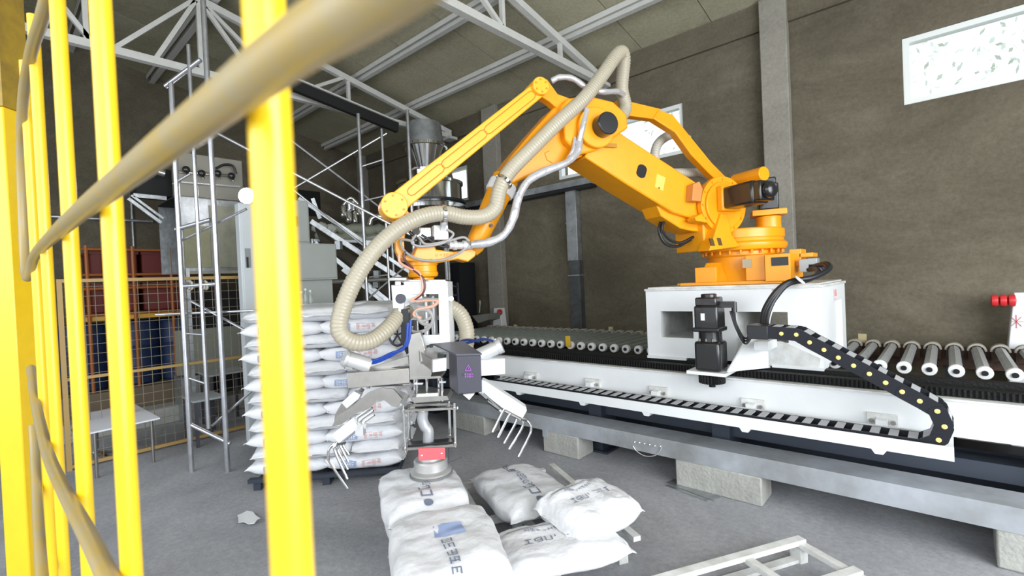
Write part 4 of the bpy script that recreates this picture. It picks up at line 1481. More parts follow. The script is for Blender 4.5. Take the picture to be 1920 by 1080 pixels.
# prototypes: long-side sacks (with side print), end-on sacks, top-printed sacks
SIDE_ITEMS = [('box', None, -.12, (.14, .034), INKB), ('white', 5, -.12, .02, WHITE), ('text', 4, .08, .038, INKR)]
PROTO = []
for s in range(4):
    Pf = bag_shape(10+s)
    pro = {'mesh': bag_mesh(Pf), 'prints': []}
    for mb2, m_, kd in side_print(Pf, SIDE_ITEMS, -1):
        pro['prints'].append(({'box': 'blue_print_box', 'white': 'box_lettering'}.get(kd, 'red_lettering'), mb2.mesh('print', INKP if s % 2 and kd == 'box' else m_)))
    PROTO.append(pro)
TOPP = []
for s in range(3):
    Pf = bag_shape(40+s, c=.08)
    pro = {'mesh': bag_mesh(Pf, fine=True), 'prints': []}
    its = [[('box', None, -.02, .02, (.10, .12), INKP), ('text', 5, .18, 0, .045, INKD)],
           [('text', '3.', .22, .0, .07, INKD), ('text', 6, -.02, .02, .045, INKD), ('text', 3, -.22, 0, .06, INKD)],
           [('text', 10, .0, .08, .03, INKD), ('text', 7, .0, -.02, .05, INKD), ('box', None, 0, .14, (.5, .008), INKD)]][s]
    for mb2, m_, kd in top_print(Pf, its):
        pro['prints'].append(('printed_panel' if kd == 'box' else 'lettering', mb2.mesh('print', m_)))
    TOPP.append(pro)


def put_bag(pro, loc, rz, label, group, prints=True, tilt=(0, 0), sc=(1, 1, 1)):
    o = link('sack', pro['mesh'], None, loc)
    o.rotation_euler = (tilt[0], tilt[1], rz)
    o.scale = sc
    o['label'] = label
    o['category'] = 'sack'
    o['group'] = group
    if prints:
        for nm, me in pro['prints']:
            link(nm, me, o)
    return o


# --- tall stack
SA, SB_ = V((-4.50, 1.50, 0)), V((-3.62, 2.44, 0))
sd_ = (SB_-SA).normalized()
sn = V((-sd_.y, sd_.x, 0))        # into the depth
ang = math.atan2(sd_.y, sd_.x)
stk = thing('steel_pallet', 'steel pallet under the tall stack of white sacks', 'pallet', (SA+SB_)/2+sn*.5)
mb = MB()
for t_ in (0, .25, .5, .75, 1.0):
    mb.bar(SA+sn*t_+V((0, 0, .09)), SB_+sn*t_+V((0, 0, .09)), .06, .03)
part('deck_bar', mb, DARKSTEEL, stk)
for t_ in (.05, .5, .95):
    mb = MB()
    pz_ = SA.lerp(SB_, t_)
    mb.bar(pz_+V((0, 0, .037)), pz_+sn*1.0+V((0, 0, .037)), .06, .074)
    part('runner', mb, DARKSTEEL, stk)
LN = (SB_-SA).length
names = ['bottom', 'second', 'third', 'fourth', 'fifth', 'sixth', 'seventh', 'eighth', 'ninth', 'tenth', 'eleventh', 'top']
LAY = 12
LH = .1205
rnd = random.Random(3)
for k in range(LAY):
    z = .105+.062+k*LH
    lv = '%s layer up' % names[k] if k < LAY-1 else 'top layer'
    jit = lambda s=.012: rnd.uniform(-s, s)
    flat = (1, 1, .96)
    if k % 2 == 0:
        # two sacks lengthwise along the front, prints outwards; two behind
        for i, nm in ((0, 'front left'), (1, 'front right')):
            c = SA+sd_*(LN*(.25+.5*i)+jit())+sn*(.24+jit())
            put_bag(PROTO[(k+i) % 4], c+V((0, 0, z)), ang+jit(.03), 'white sack in tall stack, %s, %s' % (nm, lv), 'sacks in the tall stack', True, sc=flat)
            c = SA+sd_*(LN*(.25+.5*i)+jit())+sn*(.74+jit())
            put_bag(PROTO[(k+i+1) % 4], c+V((0, 0, z)), ang+jit(.03), 'white sack in tall stack, %s, %s' % (nm.replace('front', 'rear'), lv), 'sacks in the tall stack', False, sc=flat)
    else:
        for i, nm in ((0, 'left'), (1, 'middle'), (2, 'right')):
            c = SA+sd_*(LN*(.17+.33*i)+jit())+sn*(.34+jit())
            put_bag(PROTO[(k+i) % 4], c+V((0, 0, z)), ang+PI/2+jit(.04), 'white sack in tall stack, end on at %s, %s' % (nm, lv), 'sacks in the tall stack', False, sc=(1, .93, .96))
        c = SA+sd_*(LN*.25)+sn*.9
        for i in range(2):
            c = SA+sd_*(LN*(.25+.5*i))+sn*.92
            put_bag(PROTO[(k+i+2) % 4], c+V((0, 0, z)), ang+jit(.04), 'white sack in tall stack, end layer rear %s, %s' % (['left', 'right'][i], lv), 'sacks in the tall stack', False, sc=(1, .8, .96))

# --- pallet of sacks in front
pa = V((.875, -.485, 0)).normalized()
pb = V((.485, .875, 0)).normalized()
PC = V((-1.45, 2.53, 0))              # far right corner
PLa, PLb = 1.28, 1.05
pw = thing('white_steel_pallet', 'white steel pallet carrying loose sacks under the suction cup', 'pallet', PC-pa*PLa/2-pb*PLb/2)
def pq(a, b, z=0): return PC-pa*(PLa-a)-pb*(PLb-b)+V((0, 0, z))
for b_ in (.03, .31, .59, .87, 1.12):
    part('deck_slat', MB().bar(pq(0, b_, .125), pq(PLa, b_, .125), .05, .03), WHITED, pw)
for a_ in (.02, PLa/2, PLa-.02):
    part('bearer', MB().bar(pq(a_, 0, .095), pq(a_, PLb, .095), .045, .04), WHITED, pw)
    for b_ in (.03, .58, PLb-.03):
        part('foot', MB().bar(pq(a_, b_-.03, .0375), pq(a_, b_+.03, .0375), .05, .075), WHITED, pw)
apa = math.atan2(pa.y, pa.x)
apb = math.atan2(pb.y, pb.x)
zb0 = .14+.075
G2 = 'sacks on the white pallet'
def pz2(u, v, z): return PZ(u, v, z)
c_cup, c_big = pz2(790, 900, .45), pz2(835, 1000, .46)
put_bag(TOPP[0], V((c_cup.x, c_cup.y, zb0)), apa, 'white sack on the pallet, under the sack that the suction cup touches', G2, False)
put_bag(TOPP[0], V((c_big.x, c_big.y, zb0)), apa+.04, 'white sack on the pallet, under the big nearest sack', G2, False, sc=(1.08, 1.08, 1))
put_bag(TOPP[1], V((c_cup.x, c_cup.y, zb0+.15)), apa, 'white sack directly under the suction cup', G2, True, sc=(1, 1.1, 1))
put_bag(TOPP[0], V((c_big.x, c_big.y, zb0+.155)), apa-.05, 'big white sack lying nearest the camera on top at the left of the pallet', G2, True, sc=(1.08, 1.15, 1.1))
c = pz2(975, 898, .30)
put_bag(TOPP[1], V((c.x, c.y, zb0)), apa+PI*.03, 'white sack with dark lettering at the back right of the pallet', G2, True, sc=(1.05, 1.1, 1))
c = pz2(1103, 940, .34)
put_bag(TOPP[2], V((c.x, c.y, zb0+.085)), apb+.25, 'bulging white sack propped on its neighbours at the right of the pallet', G2, True, tilt=(.10, .0), sc=(.78, .88, 1.15))
c = pz2(1045, 1012, .24)
put_bag(TOPP[2], V((c.x, c.y, zb0-.01)), apb-.05, 'flat white sack hanging over the near right corner of the pallet', G2, True, sc=(1.05, .9, .8))

# --- empty white pallet at bottom right
C2 = V((-.69, 3.19, 0))
dA = (V((-1.165, 2.345, 0))-C2).normalized()
dB = (V((-.305, 3.01, 0))-C2).normalized()
dB = (dB - dA*dB.dot(dA)).normalized()
ep = thing('empty_pallet', 'empty white welded steel pallet on the floor at the bottom right', 'pallet', C2+dA*.6+dB*.5)
def eq(a, b, z=0): return C2+dA*a+dB*b+V((0, 0, z))
LA, LB = 1.25, 1.05
for b_ in (.03, .36, .69, LB-.03):
    part('deck_bar', MB().bar(eq(0, b_, .115), eq(LA, b_, .115), .055, .03), WHITED, ep, bevel=.003)
for a_ in (.03, .42, .83, LA-.03):
    part('cross_bar', MB().bar(eq(a_, 0, .1), eq(a_, LB, .1), .05, .03), WHITED, ep, bevel=.003)
for a_ in (.03, LA-.03):
    for b_ in (.03, LB/2, LB-.03):
        part('foot', MB().bar(eq(a_, b_-.035, .042), eq(a_, b_+.035, .042), .055, .084), WHITED, ep)
part('base_runner', MB().bar(eq(0, .03, .012), eq(LA, .03, .012), .05, .02).bar(eq(0, LB-.03, .012), eq(LA, LB-.03, .012), .05, .02), WHITED, ep)

# ================================================================== SCAFFOLDS
def scaf_plane(p1, p2):
    p1, p2 = V((*p1, 0)), V((*p2, 0))
    n = (p2-p1).cross(V((0, 0, 1))).normalized()
    return lambda u, v, o=0: onplane(u, v, p1+n*o, n)


S = scaf_plane((-5.45, 1.34), (-5.11, 1.58))
sc1 = thing('scaffold_tower', 'tall galvanised scaffold frame standing left of the sack stack', 'scaffold', (-5.28, 1.46, 0))
def vert(P_, u, v, zt_, zb_=0.0, r=.024):
    p = P_(u, v)
    return MB().cyl((p.x, p.y, zb_), (p.x, p.y, zt_), r, n=16)


part('standard', vert(S, 340, 520, 3.75), SCAF, sc1)
part('standard', vert(S, 408, 520, 4.6), SCAF, sc1)
part('inner_standard', vert(S, 376, 520, 4.1, .42, .017), SCAF, sc1)
for a, b, r in (((330, 430), (395, 412), .021), ((341, 537), (412, 532), .021), ((356, 795), (432, 832), .020), ((346, 625), (386, 628), .010), ((352, 708), (388, 720), .010), ((325, 345), (357, 326), .010), ((310, 162), (376, 112), .021)):
    part('ledger', MB().cyl(S(*a, -.01), S(*b, -.01), r, n=12), SCAF, sc1)
for a, b in (((293, 590), (740, 572)), ((342, 556), (480, 630)), ((336, 453), (462, 392)), ((398, 798), (478, 728)), ((408, 250), (770, 440))):
    part('brace', MB().cyl(S(*a, -.05), S(*b, -.05), .012, n=10), SCAF, sc1)
    p = S(*a, -.05)
    part('brace_end', MB().bar(p, p+(S(*b, -.05)-p).normalized()*.1, .03, .008), SCAF, sc1)
for u in (352, 380):
    part('rope_coil', MB().tube([S(u+4*math.cos(k*.7)+k*.6, 535+8*math.sin(k*.7), -.03+.03*math.cos(k*.7)) for k in range(16)], .010, 8), mat('hemp_rope', (.45, .42, .34), .8), sc1)
S2 = scaf_plane((-6.5, 3.2), (-5.9, 4.2))
q = S2(690, 500)
sc2 = thing('scaffold_tower', 'galvanised scaffold frame standing behind the sack stack near the silver cyclone', 'scaffold', (q.x, q.y, 0))
part('standard', vert(S2, 683, 450, 4.2), SCAF, sc2)
part('standard', vert(S2, 723, 400, 4.0, r=.018), SCAF, sc2)
part('standard', vert(S2, 768, 300, 4.3), SCAF, sc2)
for a, b in (((675, 313), (719, 299)), ((683, 376), (722, 367)), ((688, 447), (725, 438)), ((692, 520), (730, 515))):
    part('rung', MB().cyl(S2(*a), S2(*b), .012, n=10), SCAF, sc2)
for a, b in (((538, 257), (760, 425)), ((725, 250), (535, 362)), ((545, 352), (700, 475)), ((760, 500), (690, 560))):
    part('brace', MB().cyl(S2(*a, -.04), S2(*b, -.04), .014, n=10), SCAF, sc2)
part('ledger', MB().cyl(S2(560, 532, -.05), S2(765, 522, -.05), .03, n=12), mat('dark_grey_tube', (.20, .20, .18), .5, .4), sc2)
# dark roof opening edge / cable tray near ceiling
p0, p1 = PX(545, 158, -7.0), PX(745, 240, -7.0)
ctn = thing('dark_beam', 'dark beam running under the roof above the scaffolds', 'beam', (p0+p1)/2)
part('body', MB().bar(p0, p1, .08, .16), DARK, ctn)
part('edge', MB().bar(p0+V((0.06, 0, .09)), p1+V((0.06, 0, .09)), .03, .02), TRUSS, ctn)

# ================================================================== LEFT MACHINERY
HX = -7.6
hb = thing('metal_hopper_box', 'dull galvanised hopper box on legs behind the scaffold', 'hopper', PX(370, 530, HX))
a, b = PX(335, 440, HX), PX(455, 440, HX)
zt_, zb_ = PX(395, 372, HX).z, PX(395, 508, HX).z
part('front_panel', MB().bb(HX-.02, HX, a.y, b.y, zb_, zt_), GALV, hb)
part('side_panel', MB().prism([(HX, a.y, zb_), (HX, a.y, zt_), (HX+.75, a.y-.16, zt_), (HX+.75, a.y-.16, zb_)], (0, .02, 0)), GALV, hb)
part('rear_panel', MB().bb(HX-1.0, HX-.98, a.y, b.y, zb_, zt_), GALV, hb)
part('top_sheet', MB().bb(HX-1.0, HX, a.y, b.y, zt_-.02, zt_), DARK, hb)
part('wood_panel', MB().bb(HX, HX+.015, a.y+.05, a.y+.36, zb_+.05, zb_+.62), mat('pale_plywood', (.42, .41, .26), .7, var=.2), hb)
part('wood_panel', MB().bb(HX, HX+.015, a.y+.37, b.y-.02, zb_+.05, zt_-.1), PLY, hb)
part('bottom_ledge', MB().bb(HX-.02, HX+.06, a.y, b.y, zb_-.04, zb_), PLY, hb)
for yy in (a.y+.02, (a.y+b.y)/2, b.y-.04):
    part('leg', MB().bb(HX-.04, HX, yy, yy+.04, 0, zb_), GALV, hb)
for yy in (a.y-.12,):
    part('leg', MB().bb(HX+.68, HX+.72, yy, yy+.04, 0, zb_), GALV, hb)
part('lower_panel', MB().bb(HX-.03, HX-.01, a.y-.1, b.y, .65, 1.25), mat('dusty_green_panel', (.22, .23, .19), .7), hb)
part('lower_chest', MB().bb(HX-.4, HX+.0, a.y-.05, a.y+.3, 0, .62), GALV, hb)
mv = thing('valve_manifold', 'row of black and silver valves with a looped hose above the hopper', 'valve manifold', PX(400, 335, HX))
pan = MB()
q0, q1 = PX(325, 345, HX), PX(455, 345, HX)
zA, zB = PX(390, 293, HX).z, PX(395, 373, HX).z
part('back_panel', MB().bb(HX-.03, HX, q0.y, q1.y, zB, zA), mat('dull_panel', (.26, .25, .21), .6), mv)
for u, v in ((349, 318), (378, 325), (408, 325), (434, 330)):
    p = PX(u, v, HX+.06)
    part('valve', MB().ball(p, .05, 12).cyl(p, p+V((.06, 0, -.07)), .018, n=10), BLACKM, mv)
    part('valve_tip', MB().ball(p+V((.07, 0, -.08)), .016, 8), CHROME, mv)
part('valve_bar', MB().cyl(PX(335, 322, HX+.05), PX(440, 330, HX+.05), .015, n=8), STEEL, mv)
part('lower_bar', MB().cyl(PX(340, 341, HX+.05), PX(450, 350, HX+.05), .014, n=8), ALU, mv)
part('hose_loop', MB().tube(crom([PX(u, v, HX+.12) for u, v in [(405, 316), (420, 309), (436, 311), (443, 326)]], 8), .018, 10), BLACK, mv)
bkc = thing('black_fan_housing', 'black machine housing up at the left behind the railing', 'machine housing', PX(285, 370, -7.9))
part('body', MB().bb(-8.3, -7.9, PX(255, 340, -7.9).y, PX(322, 340, -7.9).y, PX(290, 366, -7.9).z, PX(290, 315, -7.9).z), DARK, bkc)
part('bracket', MB().bar(PX(250, 366, -7.8), PX(312, 372, -7.8), .03, .05).bar(PX(240, 372, -7.8), PX(302, 418, -7.8), .03, .04).bar(PX(246, 366, -7.8), PX(306, 410, -7.8), .03, .03), GALV, bkc)
part('spout', MB().cyl(PX(296, 322, -7.7), PX(308, 326, -7.7), .05, n=14), CHROME, bkc)
# work light
lp = PD(462, 367, 6.3)
wl = thing('work_lamp', 'small glaring white work lamp beside the grey cabinet', 'lamp', lp)
LAMPM = mat('lamp_glow', (.95, .93, 1), .5, emit=60)
part('housing', MB().lathe([(.06, -.04), (.1, 0), (.11, .02)], lp+_f*.03, 20, -_f), BLACK, wl)
part('lens', MB().lathe([(.1, 0), (.1, .008), (.07, .016)], lp, 20, -_f), LAMPM, wl)
part('bracket', MB().cyl(lp+_f*.05, lp+_f*.05+V((0, 0, -.25)), .01, n=8), STEEL, wl)
pl = bpy.data.lights.new('work_lamp_light', 'POINT')
pl.energy = 3
pl.shadow_soft_size = .07
po = link('work_lamp_light', pl, wl, -_f*.12)

# grey cabinets
CXp = -5.75
def cabbox(name, label, u0, v0, u1, v1, X, dx, m_, extra=None):
    a, b = PX(u0, (v0+v1)/2, X), PX(u1, (v0+v1)/2, X)
    zt2, zb2 = PX((u0+u1)/2, v0, X).z, PX((u0+u1)/2, v1, X).z
    e_ = thing(name, label, 'cabinet', (X-dx/2, (a.y+b.y)/2, zb2))
    part('body', MB().bb(X-dx, X, a.y, b.y, zb2, zt2), m_, e_, bevel=.008)
    part('door', MB().bb(X, X+.012, a.y+.02, b.y-.02, zb2+.02, zt2-.02), m_, e_, bevel=.004)
    part('handle', MB().bb(X+.012, X+.03, a.y+.05, a.y+.07, (zb2+zt2)/2-.06, (zb2+zt2)/2+.06), BLACK, e_)
    return e_, a, b, zb2, zt2


c1, a, b, z0_, z1_ = cabbox('control_cabinet', 'tall pale grey control cabinet beside the work lamp', 452, 385, 556, 600, -5.95, .12, CABL)
part('plinth', MB().bb(-6.07, -5.95, a.y, b.y, 0, z0_), CABL, c1)
part('panel_window', MB().bb(-5.938, -5.93, a.y+.04, a.y+.1, 2.0, 2.22), mat('grey_window', (.3, .32, .32), .3), c1)
c2, a, b, z0_, z1_ = cabbox('control_cabinet', 'upper grey cabinet just right of the thick yellow upright', 545, 376, 580, 456, -5.7, .5, CAB)
c3, a, b, z2_, z3_ = cabbox('control_cabinet', 'wide grey cabinet above the sack stack', 540, 456, 632, 525, -5.55, .33, CAB)
part('stand', MB().bb(-5.87, -5.6, a.y+.02, b.y-.05, 0, z2_), CAB, c3)
c2.location = c2.location
part('side_flange', MB().bb(-5.85, -5.8, b.y, b.y+.06, z2_+.25, z3_-.05), STEEL, c3)
# bench with bottles behind the stack
q0, q1 = PD(556, 573, 5.35), PD(738, 566, 5.35)
bn = thing('work_bench', 'narrow steel edged bench just behind the top of the sack stack', 'bench', (q0.x, q0.y, 0))
part('top', MB().bar(q0, q1, .02, .03), ALU, bn)
dv = (q1-q0).normalized()
pn = V((-dv.y, dv.x, 0))
part('board', MB().prism([q0, q1, q1+pn*.35, q0+pn*.35], V((0, 0, -.015))), PLY, bn)
for q_ in (q0+dv*.05, q1-dv*.05, q0+pn*.33+dv*.05, q1+pn*.33-dv*.05):
    part('leg', MB().cyl((q_.x, q_.y, 0), (q_.x, q_.y, q0.z-.01), .015, n=8), STEEL, bn)
GLS = mat('bottle_glass', (.8, .85, .82), .08, trans=.7)
for k, (u, wh_) in enumerate(((566, .12), (574, .15), (583, .13))):
    p = PD(u, 570, 5.42)
    zz = q0.z
    e_ = thing('glass_bottle', ['small clear glass bottle, leftmost of three on the narrow bench', 'taller clear glass bottle, middle of three on the narrow bench', 'clear glass bottle, rightmost of three on the narrow bench'][k], 'bottle', (p.x, p.y, zz), 'bottles on the bench')
    part('body', MB().lathe([(.018, 0), (.021, .01), (.021, wh_*.65), (.010, wh_*.8), (.010, wh_)], (p.x, p.y, zz+.016), 14), GLS, e_)
    part('cap', MB().cyl((p.x, p.y, zz+wh_+.016), (p.x, p.y, zz+wh_+.036), .013, n=12), WHITE, e_)
# inclined conveyor behind the cabinets
P3 = scaf_plane((-7.2, 2.6), (-6.2, 4.6))
ic = thing('inclined_conveyor', 'inclined feed conveyor sloping down behind the cabinets', 'conveyor', P3(700, 500))
for (a, b, w_) in (((583, 415), (770, 535), .07), ((560, 372), (775, 515), .05), ((590, 455), (760, 590), .06)):
    part('side_beam', MB().bar(P3(*a), P3(*b), .05, w_), GALV, ic)
part('belt', MB().prism([P3(590, 425, -.25), P3(768, 545, -.25), P3(765, 585, -.25), P3(600, 450, -.25)], V((0, 0, -.02))), mat('brown_belt', (.10, .085, .06), .8), ic)
for u, v in ((635, 460), (707, 515), (706, 532)):
    part('idler_bracket', MB().box(P3(u, v, .1), (.08, .08, .12), .6), GALV, ic)
part('strut', MB().bar(P3(586, 372), P3(600, 410), .03, .05).bar(P3(642, 505), P3(760, 600), .04, .05), GALV, ic)
part('support_post', MB().cyl(P3(590, 470), V((P3(590, 470).x, P3(590, 470).y, 0)), .03, n=10).cyl(P3(760, 560), V((P3(760, 560).x, P3(760, 560).y, 0)), .03, n=10), GALV, ic)
# tarpaulin bundles on a shelf
P4 = scaf_plane((-7.6, 3.1), (-6.6, 5.1))
plat = thing('steel_platform', 'steel shelf carrying the folded olive tarpaulins', 'shelf', P4(660, 445))
a4, b4 = P4(585, 448), P4(735, 452)
dv = (b4-a4)
dv.z = 0
dv.normalize()
pn = V((-dv.y, dv.x, 0))
part('deck', MB().prism([a4, b4, b4+pn*.7, a4+pn*.7], V((0, 0, -.04))), GALV, plat)
for q_ in (a4, b4, a4+pn*.65, b4+pn*.65):
    part('leg', MB().cyl((q_.x, q_.y, 0), (q_.x, q_.y, q_.z), .025, n=8), GALV, plat)
for k, (u0, v0, u1, v1, r, lab) in enumerate(((590, 440, 732, 446, .10, 'folded olive tarpaulin, lowest roll on the high shelf'), (628, 424, 728, 428, .10, 'folded olive tarpaulin, upper roll beneath the silver filter'), (586, 420, 632, 428, .09, 'pale crumpled plastic roll at the left of the high shelf'))):
    pts = [P4(u0+(u1-u0)*i/14, v0+(v1-v0)*i/14, 0)+pn*.3+V((0, 0, .02*math.sin(i*1.1+k))) for i in range(15)]
    single('tarpaulin_roll', MB().tube(pts, [r*(.75+.25*math.sin(i*1.9+k)**2) if 0 < i < 14 else r*.4 for i in range(15)], 12), TARP if k < 2 else mat('pale_sheet', (.5, .52, .47), .5), lab, 'tarpaulin', 'tarpaulins on the high shelf')
# chrome filter set
p = P4(660, 418)+pn*.1
ff = thing('filter_set', 'cluster of polished chrome filter bowls standing above the tarpaulins', 'filter', p)
for dx, dz, r in ((-.12, .10, .05), (-.04, .02, .05), (.06, .0, .04), (.12, .12, .055), (.0, .2, .07)):
    c = p+dv*dx+V((0, 0, dz))
    part('bowl', MB().lathe([(.02, 0), (r, .03), (r, .16), (r*.6, .2), (.02, .21)], c, 18), CHROME, ff)
part('pipe', MB().tube(crom([p+dv*-.12+V((0, 0, .3)), p+V((0, 0, .42)), p+dv*.12+V((0, 0, .32))], 8), .03, 12), CHROME, ff)
p = P4(705, 420)+pn*.1
f2_ = thing('pipe_elbow_unit', 'chrome pipe bend with a black and silver drum beside the filters', 'pipe fitting', p)
part('elbow', MB().tube(crom([p+dv*-.1, p+dv*-.06+V((0, 0, .1)), p+dv*.04+V((0, 0, .14)), p+dv*.12+V((0, 0, .12))], 8), .05, 14), CHROME, f2_)
part('drum', MB().cyl(p+dv*.16+V((0, 0, .05)), p+dv*.16+V((0, 0, .24)), .07, n=18), CHROME, f2_)
part('motor', MB().cyl(p+dv*.28+V((0, 0, .05)), p+dv*.28+V((0, 0, .28)), .07, n=18), BLACKM, f2_)
# opening in the end wall behind
struct('window_4', MB().bb(ENDX-.01, ENDX+.02, PX(555, 380, ENDX).y, PX(600, 380, ENDX).y, PX(580, 405, ENDX).z, PX(580, 358, ENDX).z), DARK)

# cyclone (polished hopper)
cy = PY(807, 380, 5.4)
cyc = thing('cyclone_separator', 'polished steel cyclone with stacked cones behind the link rod', 'cyclone', (cy.x, cy.y, 2.9))
zz = lambda v: PY(807, v, 5.4).z
sc3 = (PY(847, 370, 5.4)-PY(772, 370, 5.4)).length/2
sc4 = (PY(822, 280, 5.4)-PY(774, 280, 5.4)).length/2
part('lower_drum', MB().lathe([(sc3*1.1, zz(395)), (sc3*1.1, zz(388)), (sc3, zz(386)), (sc3, zz(350)), (sc3*1.05, zz(349)), (sc3*1.05, zz(344))], (cy.x, cy.y, 0), 36), CHROME, cyc)
cy2 = PY(798, 300, 5.4)
part('middle_cone', MB().lathe([(sc4*.85, zz(344)), (sc4*.9, zz(322)), (sc4*.6, zz(315)), (sc4*.85, zz(290)), (sc4, zz(276)), (sc4*1.08, zz(275)), (sc4*1.08, zz(270))], (cy2.x, cy2.y, 0), 30), CHROME, cyc)
part('duct', MB().lathe([(sc4*.9, zz(270)), (sc4*.85, zz(245)), (sc4*.8, zz(228))], (cy2.x, cy2.y, 0), 30), GALV, cyc)
part('drum_band', MB().lathe([(sc3*1.12, zz(384)), (sc3*1.12, zz(380))], (cy.x, cy.y, 0), 30), BLACK, cyc)
part('inlet_ring', MB().lathe([(.05, -.02), (.11, -.02), (.11, .02), (.05, .02)], PY(782, 325, 5.15), 20, (1, -1, 0)), STEEL, cyc)
part('stand', MB().cyl((cy.x-.35, cy.y, 0), (cy.x-.35, cy.y, zz(390)), .03, n=8).cyl((cy.x+.35, cy.y, 0), (cy.x+.35, cy.y, zz(390)), .03, n=8).cyl((cy.x, cy.y+.35, 0), (cy.x, cy.y+.35, zz(390)), .03, n=8), GALV, cyc)
q = PY(850, 330, 6.3)
single('leaning_pole', MB().cyl(PY(828, 270, 6.3), PY(866, 392, 6.3), .022, n=10), SCAF, 'thin steel pole leaning in front of the small end window', 'pole')

# cable tray and drop duct on the right wall
a, b = PY(858, 390, 6.45), PY(1112, 330, 6.45)
wt_ = thing('wall_cable_tray', 'galvanised cable tray running along the right wall below the windows', 'cable tray', (a+b)/2)
part('channel', MB().bb(a.x, b.x, 6.36, WALLY, a.z-.05, a.z+.05), GALV, wt_)
part('painted_shadow_strip', MB().bb(a.x, b.x, 6.37, WALLY-.01, a.z-.10, a.z-.05), BLACK, wt_)  # black strip painting the tray's shadow below the channel
q = PY(1070, 370, 6.42)
q2 = PY(1078, 598, 6.42)
dd_ = thing('drop_duct', 'vertical galvanised duct hanging down the right wall to the conveyor', 'duct', (q.x, 6.47, .95))
part('upper_length', MB().bb(q.x-.11, q.x+.09, 6.42, WALLY-.005, 2.0, a.z-.1), GALV, dd_, bevel=.004)
part('lower_length', MB().bb(q.x-.10, q.x+.10, 6.44, WALLY-.005, .8, 2.0), mat('dark_galvanised', (.14, .15, .15), .5, .5, var=.5, vscale=7), dd_)  # lower length in a darker, mottled metal than the upper one
for z_ in (1.75, 2.6):
    part('joint_band', MB().bb(q.x-.115, q.x+.105, 6.41, WALLY-.005, z_, z_+.02), GALV, dd_)

# emergency stop posts
def estop(p, z0_, h, label, side, ribs):
    e_ = thing('push_button_post', label, 'control post', (p.x, p.y, 0))
    part('pillar', MB().prism([(p.x-.12, p.y, 0), (p.x+.12, p.y, 0), (p.x+.12, p.y, z0_), (p.x+.07, p.y, z0_+h), (p.x-.07, p.y, z0_+h), (p.x-.12, p.y, z0_)], (0, .14, 0)), WHITE, e_, bevel=.008)
    m_ = MB()
    for k in range(ribs):
        c = V((p.x+side*(.085+.055*k), p.y-.01, z0_+h-.07))
        m_.lathe([(.02, -.028), (.052, -.02), (.056, 0), (.052, .02), (.02, .028)], c, 20, (1, 0, 0))
    part('red_button', m_, REDK, e_, label='red mushroom button')
    return e_


estop(PY(932, 600, 6.25), .88, .36, 'white tapered button post with red knob at the far end of the conveyor', 1, 1)
e2 = estop(PY(1924, 600, 6.25), .88, .52, 'white button post with ribbed red knob at the right edge', -1, 3)
st2 = MB()
p = PY(1924, 600, 6.25)
for k in range(8):
    a = 2*PI*k/8
    st2.bar((p.x-.06, p.y-.003, 1.14), (p.x-.06+math.cos(a)*.045, p.y-.003, 1.14+math.sin(a)*.06), .002, .012, (0, 1, 0))
part('red_emblem', st2, REDK, e2, split=False)
# dark end units left of the conveyor
de = thing('dark_machine_unit', 'dark machine with grey chute at the far left end of the conveyor', 'machine', (-6.9, 5.6, 0))
part('body', MB().bb(-7.4, -6.75, 5.2, 6.3, 0, 1.25), BLACK, de, bevel=.02)
part('chute', MB().prism([PY(885, 592, 5.6), PY(916, 588, 5.6), PY(914, 600, 5.6), PY(896, 606, 5.6)], (0, .3, 0)), mat('dull_chute', (.22, .22, .2), .5, .3), de)
part('side_post', MB().bb(-7.0, -6.93, 5.1, 5.17, 0, 2.3), mat('grey_post', (.28, .28, .24), .6), de)
part('tall_panel', MB().bb(-6.85, -6.6, 5.9, 6.3, 0, 2.1), BLACK, de)
part('wire_rack', MB().bar(PY(842, 535, 5.0), PY(860, 538, 5.0), .02, .02).bar(PY(842, 552, 5.0), PY(860, 554, 5.0), .02, .02).bar(PY(842, 565, 5.0), PY(860, 567, 5.0), .02, .02).bar(PY(858, 530, 5.0), PY(860, 570, 5.0), .02, .02), GREYBOX, de)
part('stalk', MB().cyl(PY(899, 586, 5.5), PY(900, 570, 5.5), .01, n=8).ball(PY(900, 568, 5.5), .03, 10, (.6, .6, 1.6)), mat('grey_stalk', (.25, .25, .22), .5), de)

# ================================================================== MESH FENCE + things behind
MX = -6.6
mf = thing('mesh_fence', 'tan welded mesh guard fence behind the scaffold', 'fence', (MX, 1.7, 0))
y0m, y1m, ztm = .55, 3.05, 1.93
part('top_rail', MB().bb(MX-.02, MX+.02, y0m, y1m, ztm-.035, ztm), MESHW, mf)
part('middle_rail', MB().bb(MX-.015, MX+.015, y0m, y1m, .90, .93), MESHW, mf)
part('bottom_rail', MB().bb(MX-.02, MX+.02, y0m, y1m, .02, .055), MESHW, mf)
for yy in (y0m, 1.06, 2.38, y1m):
    part('post', MB().bb(MX-.022, MX+.022, yy-.02, yy+.02, 0, ztm), MESHW, mf)
y = y0m+.09
while y < y1m:
    part('mesh_wire', MB().cyl((MX, y, .05), (MX, y, ztm-.03), .0032, n=6, cap=False), MESHG, mf)
    y += .09
z = .15
while z < ztm-.05:
    part('mesh_wire', MB().cyl((MX, y0m, z), (MX, y1m, z), .0032, n=6, cap=False), MESHG, mf)
    z += .1
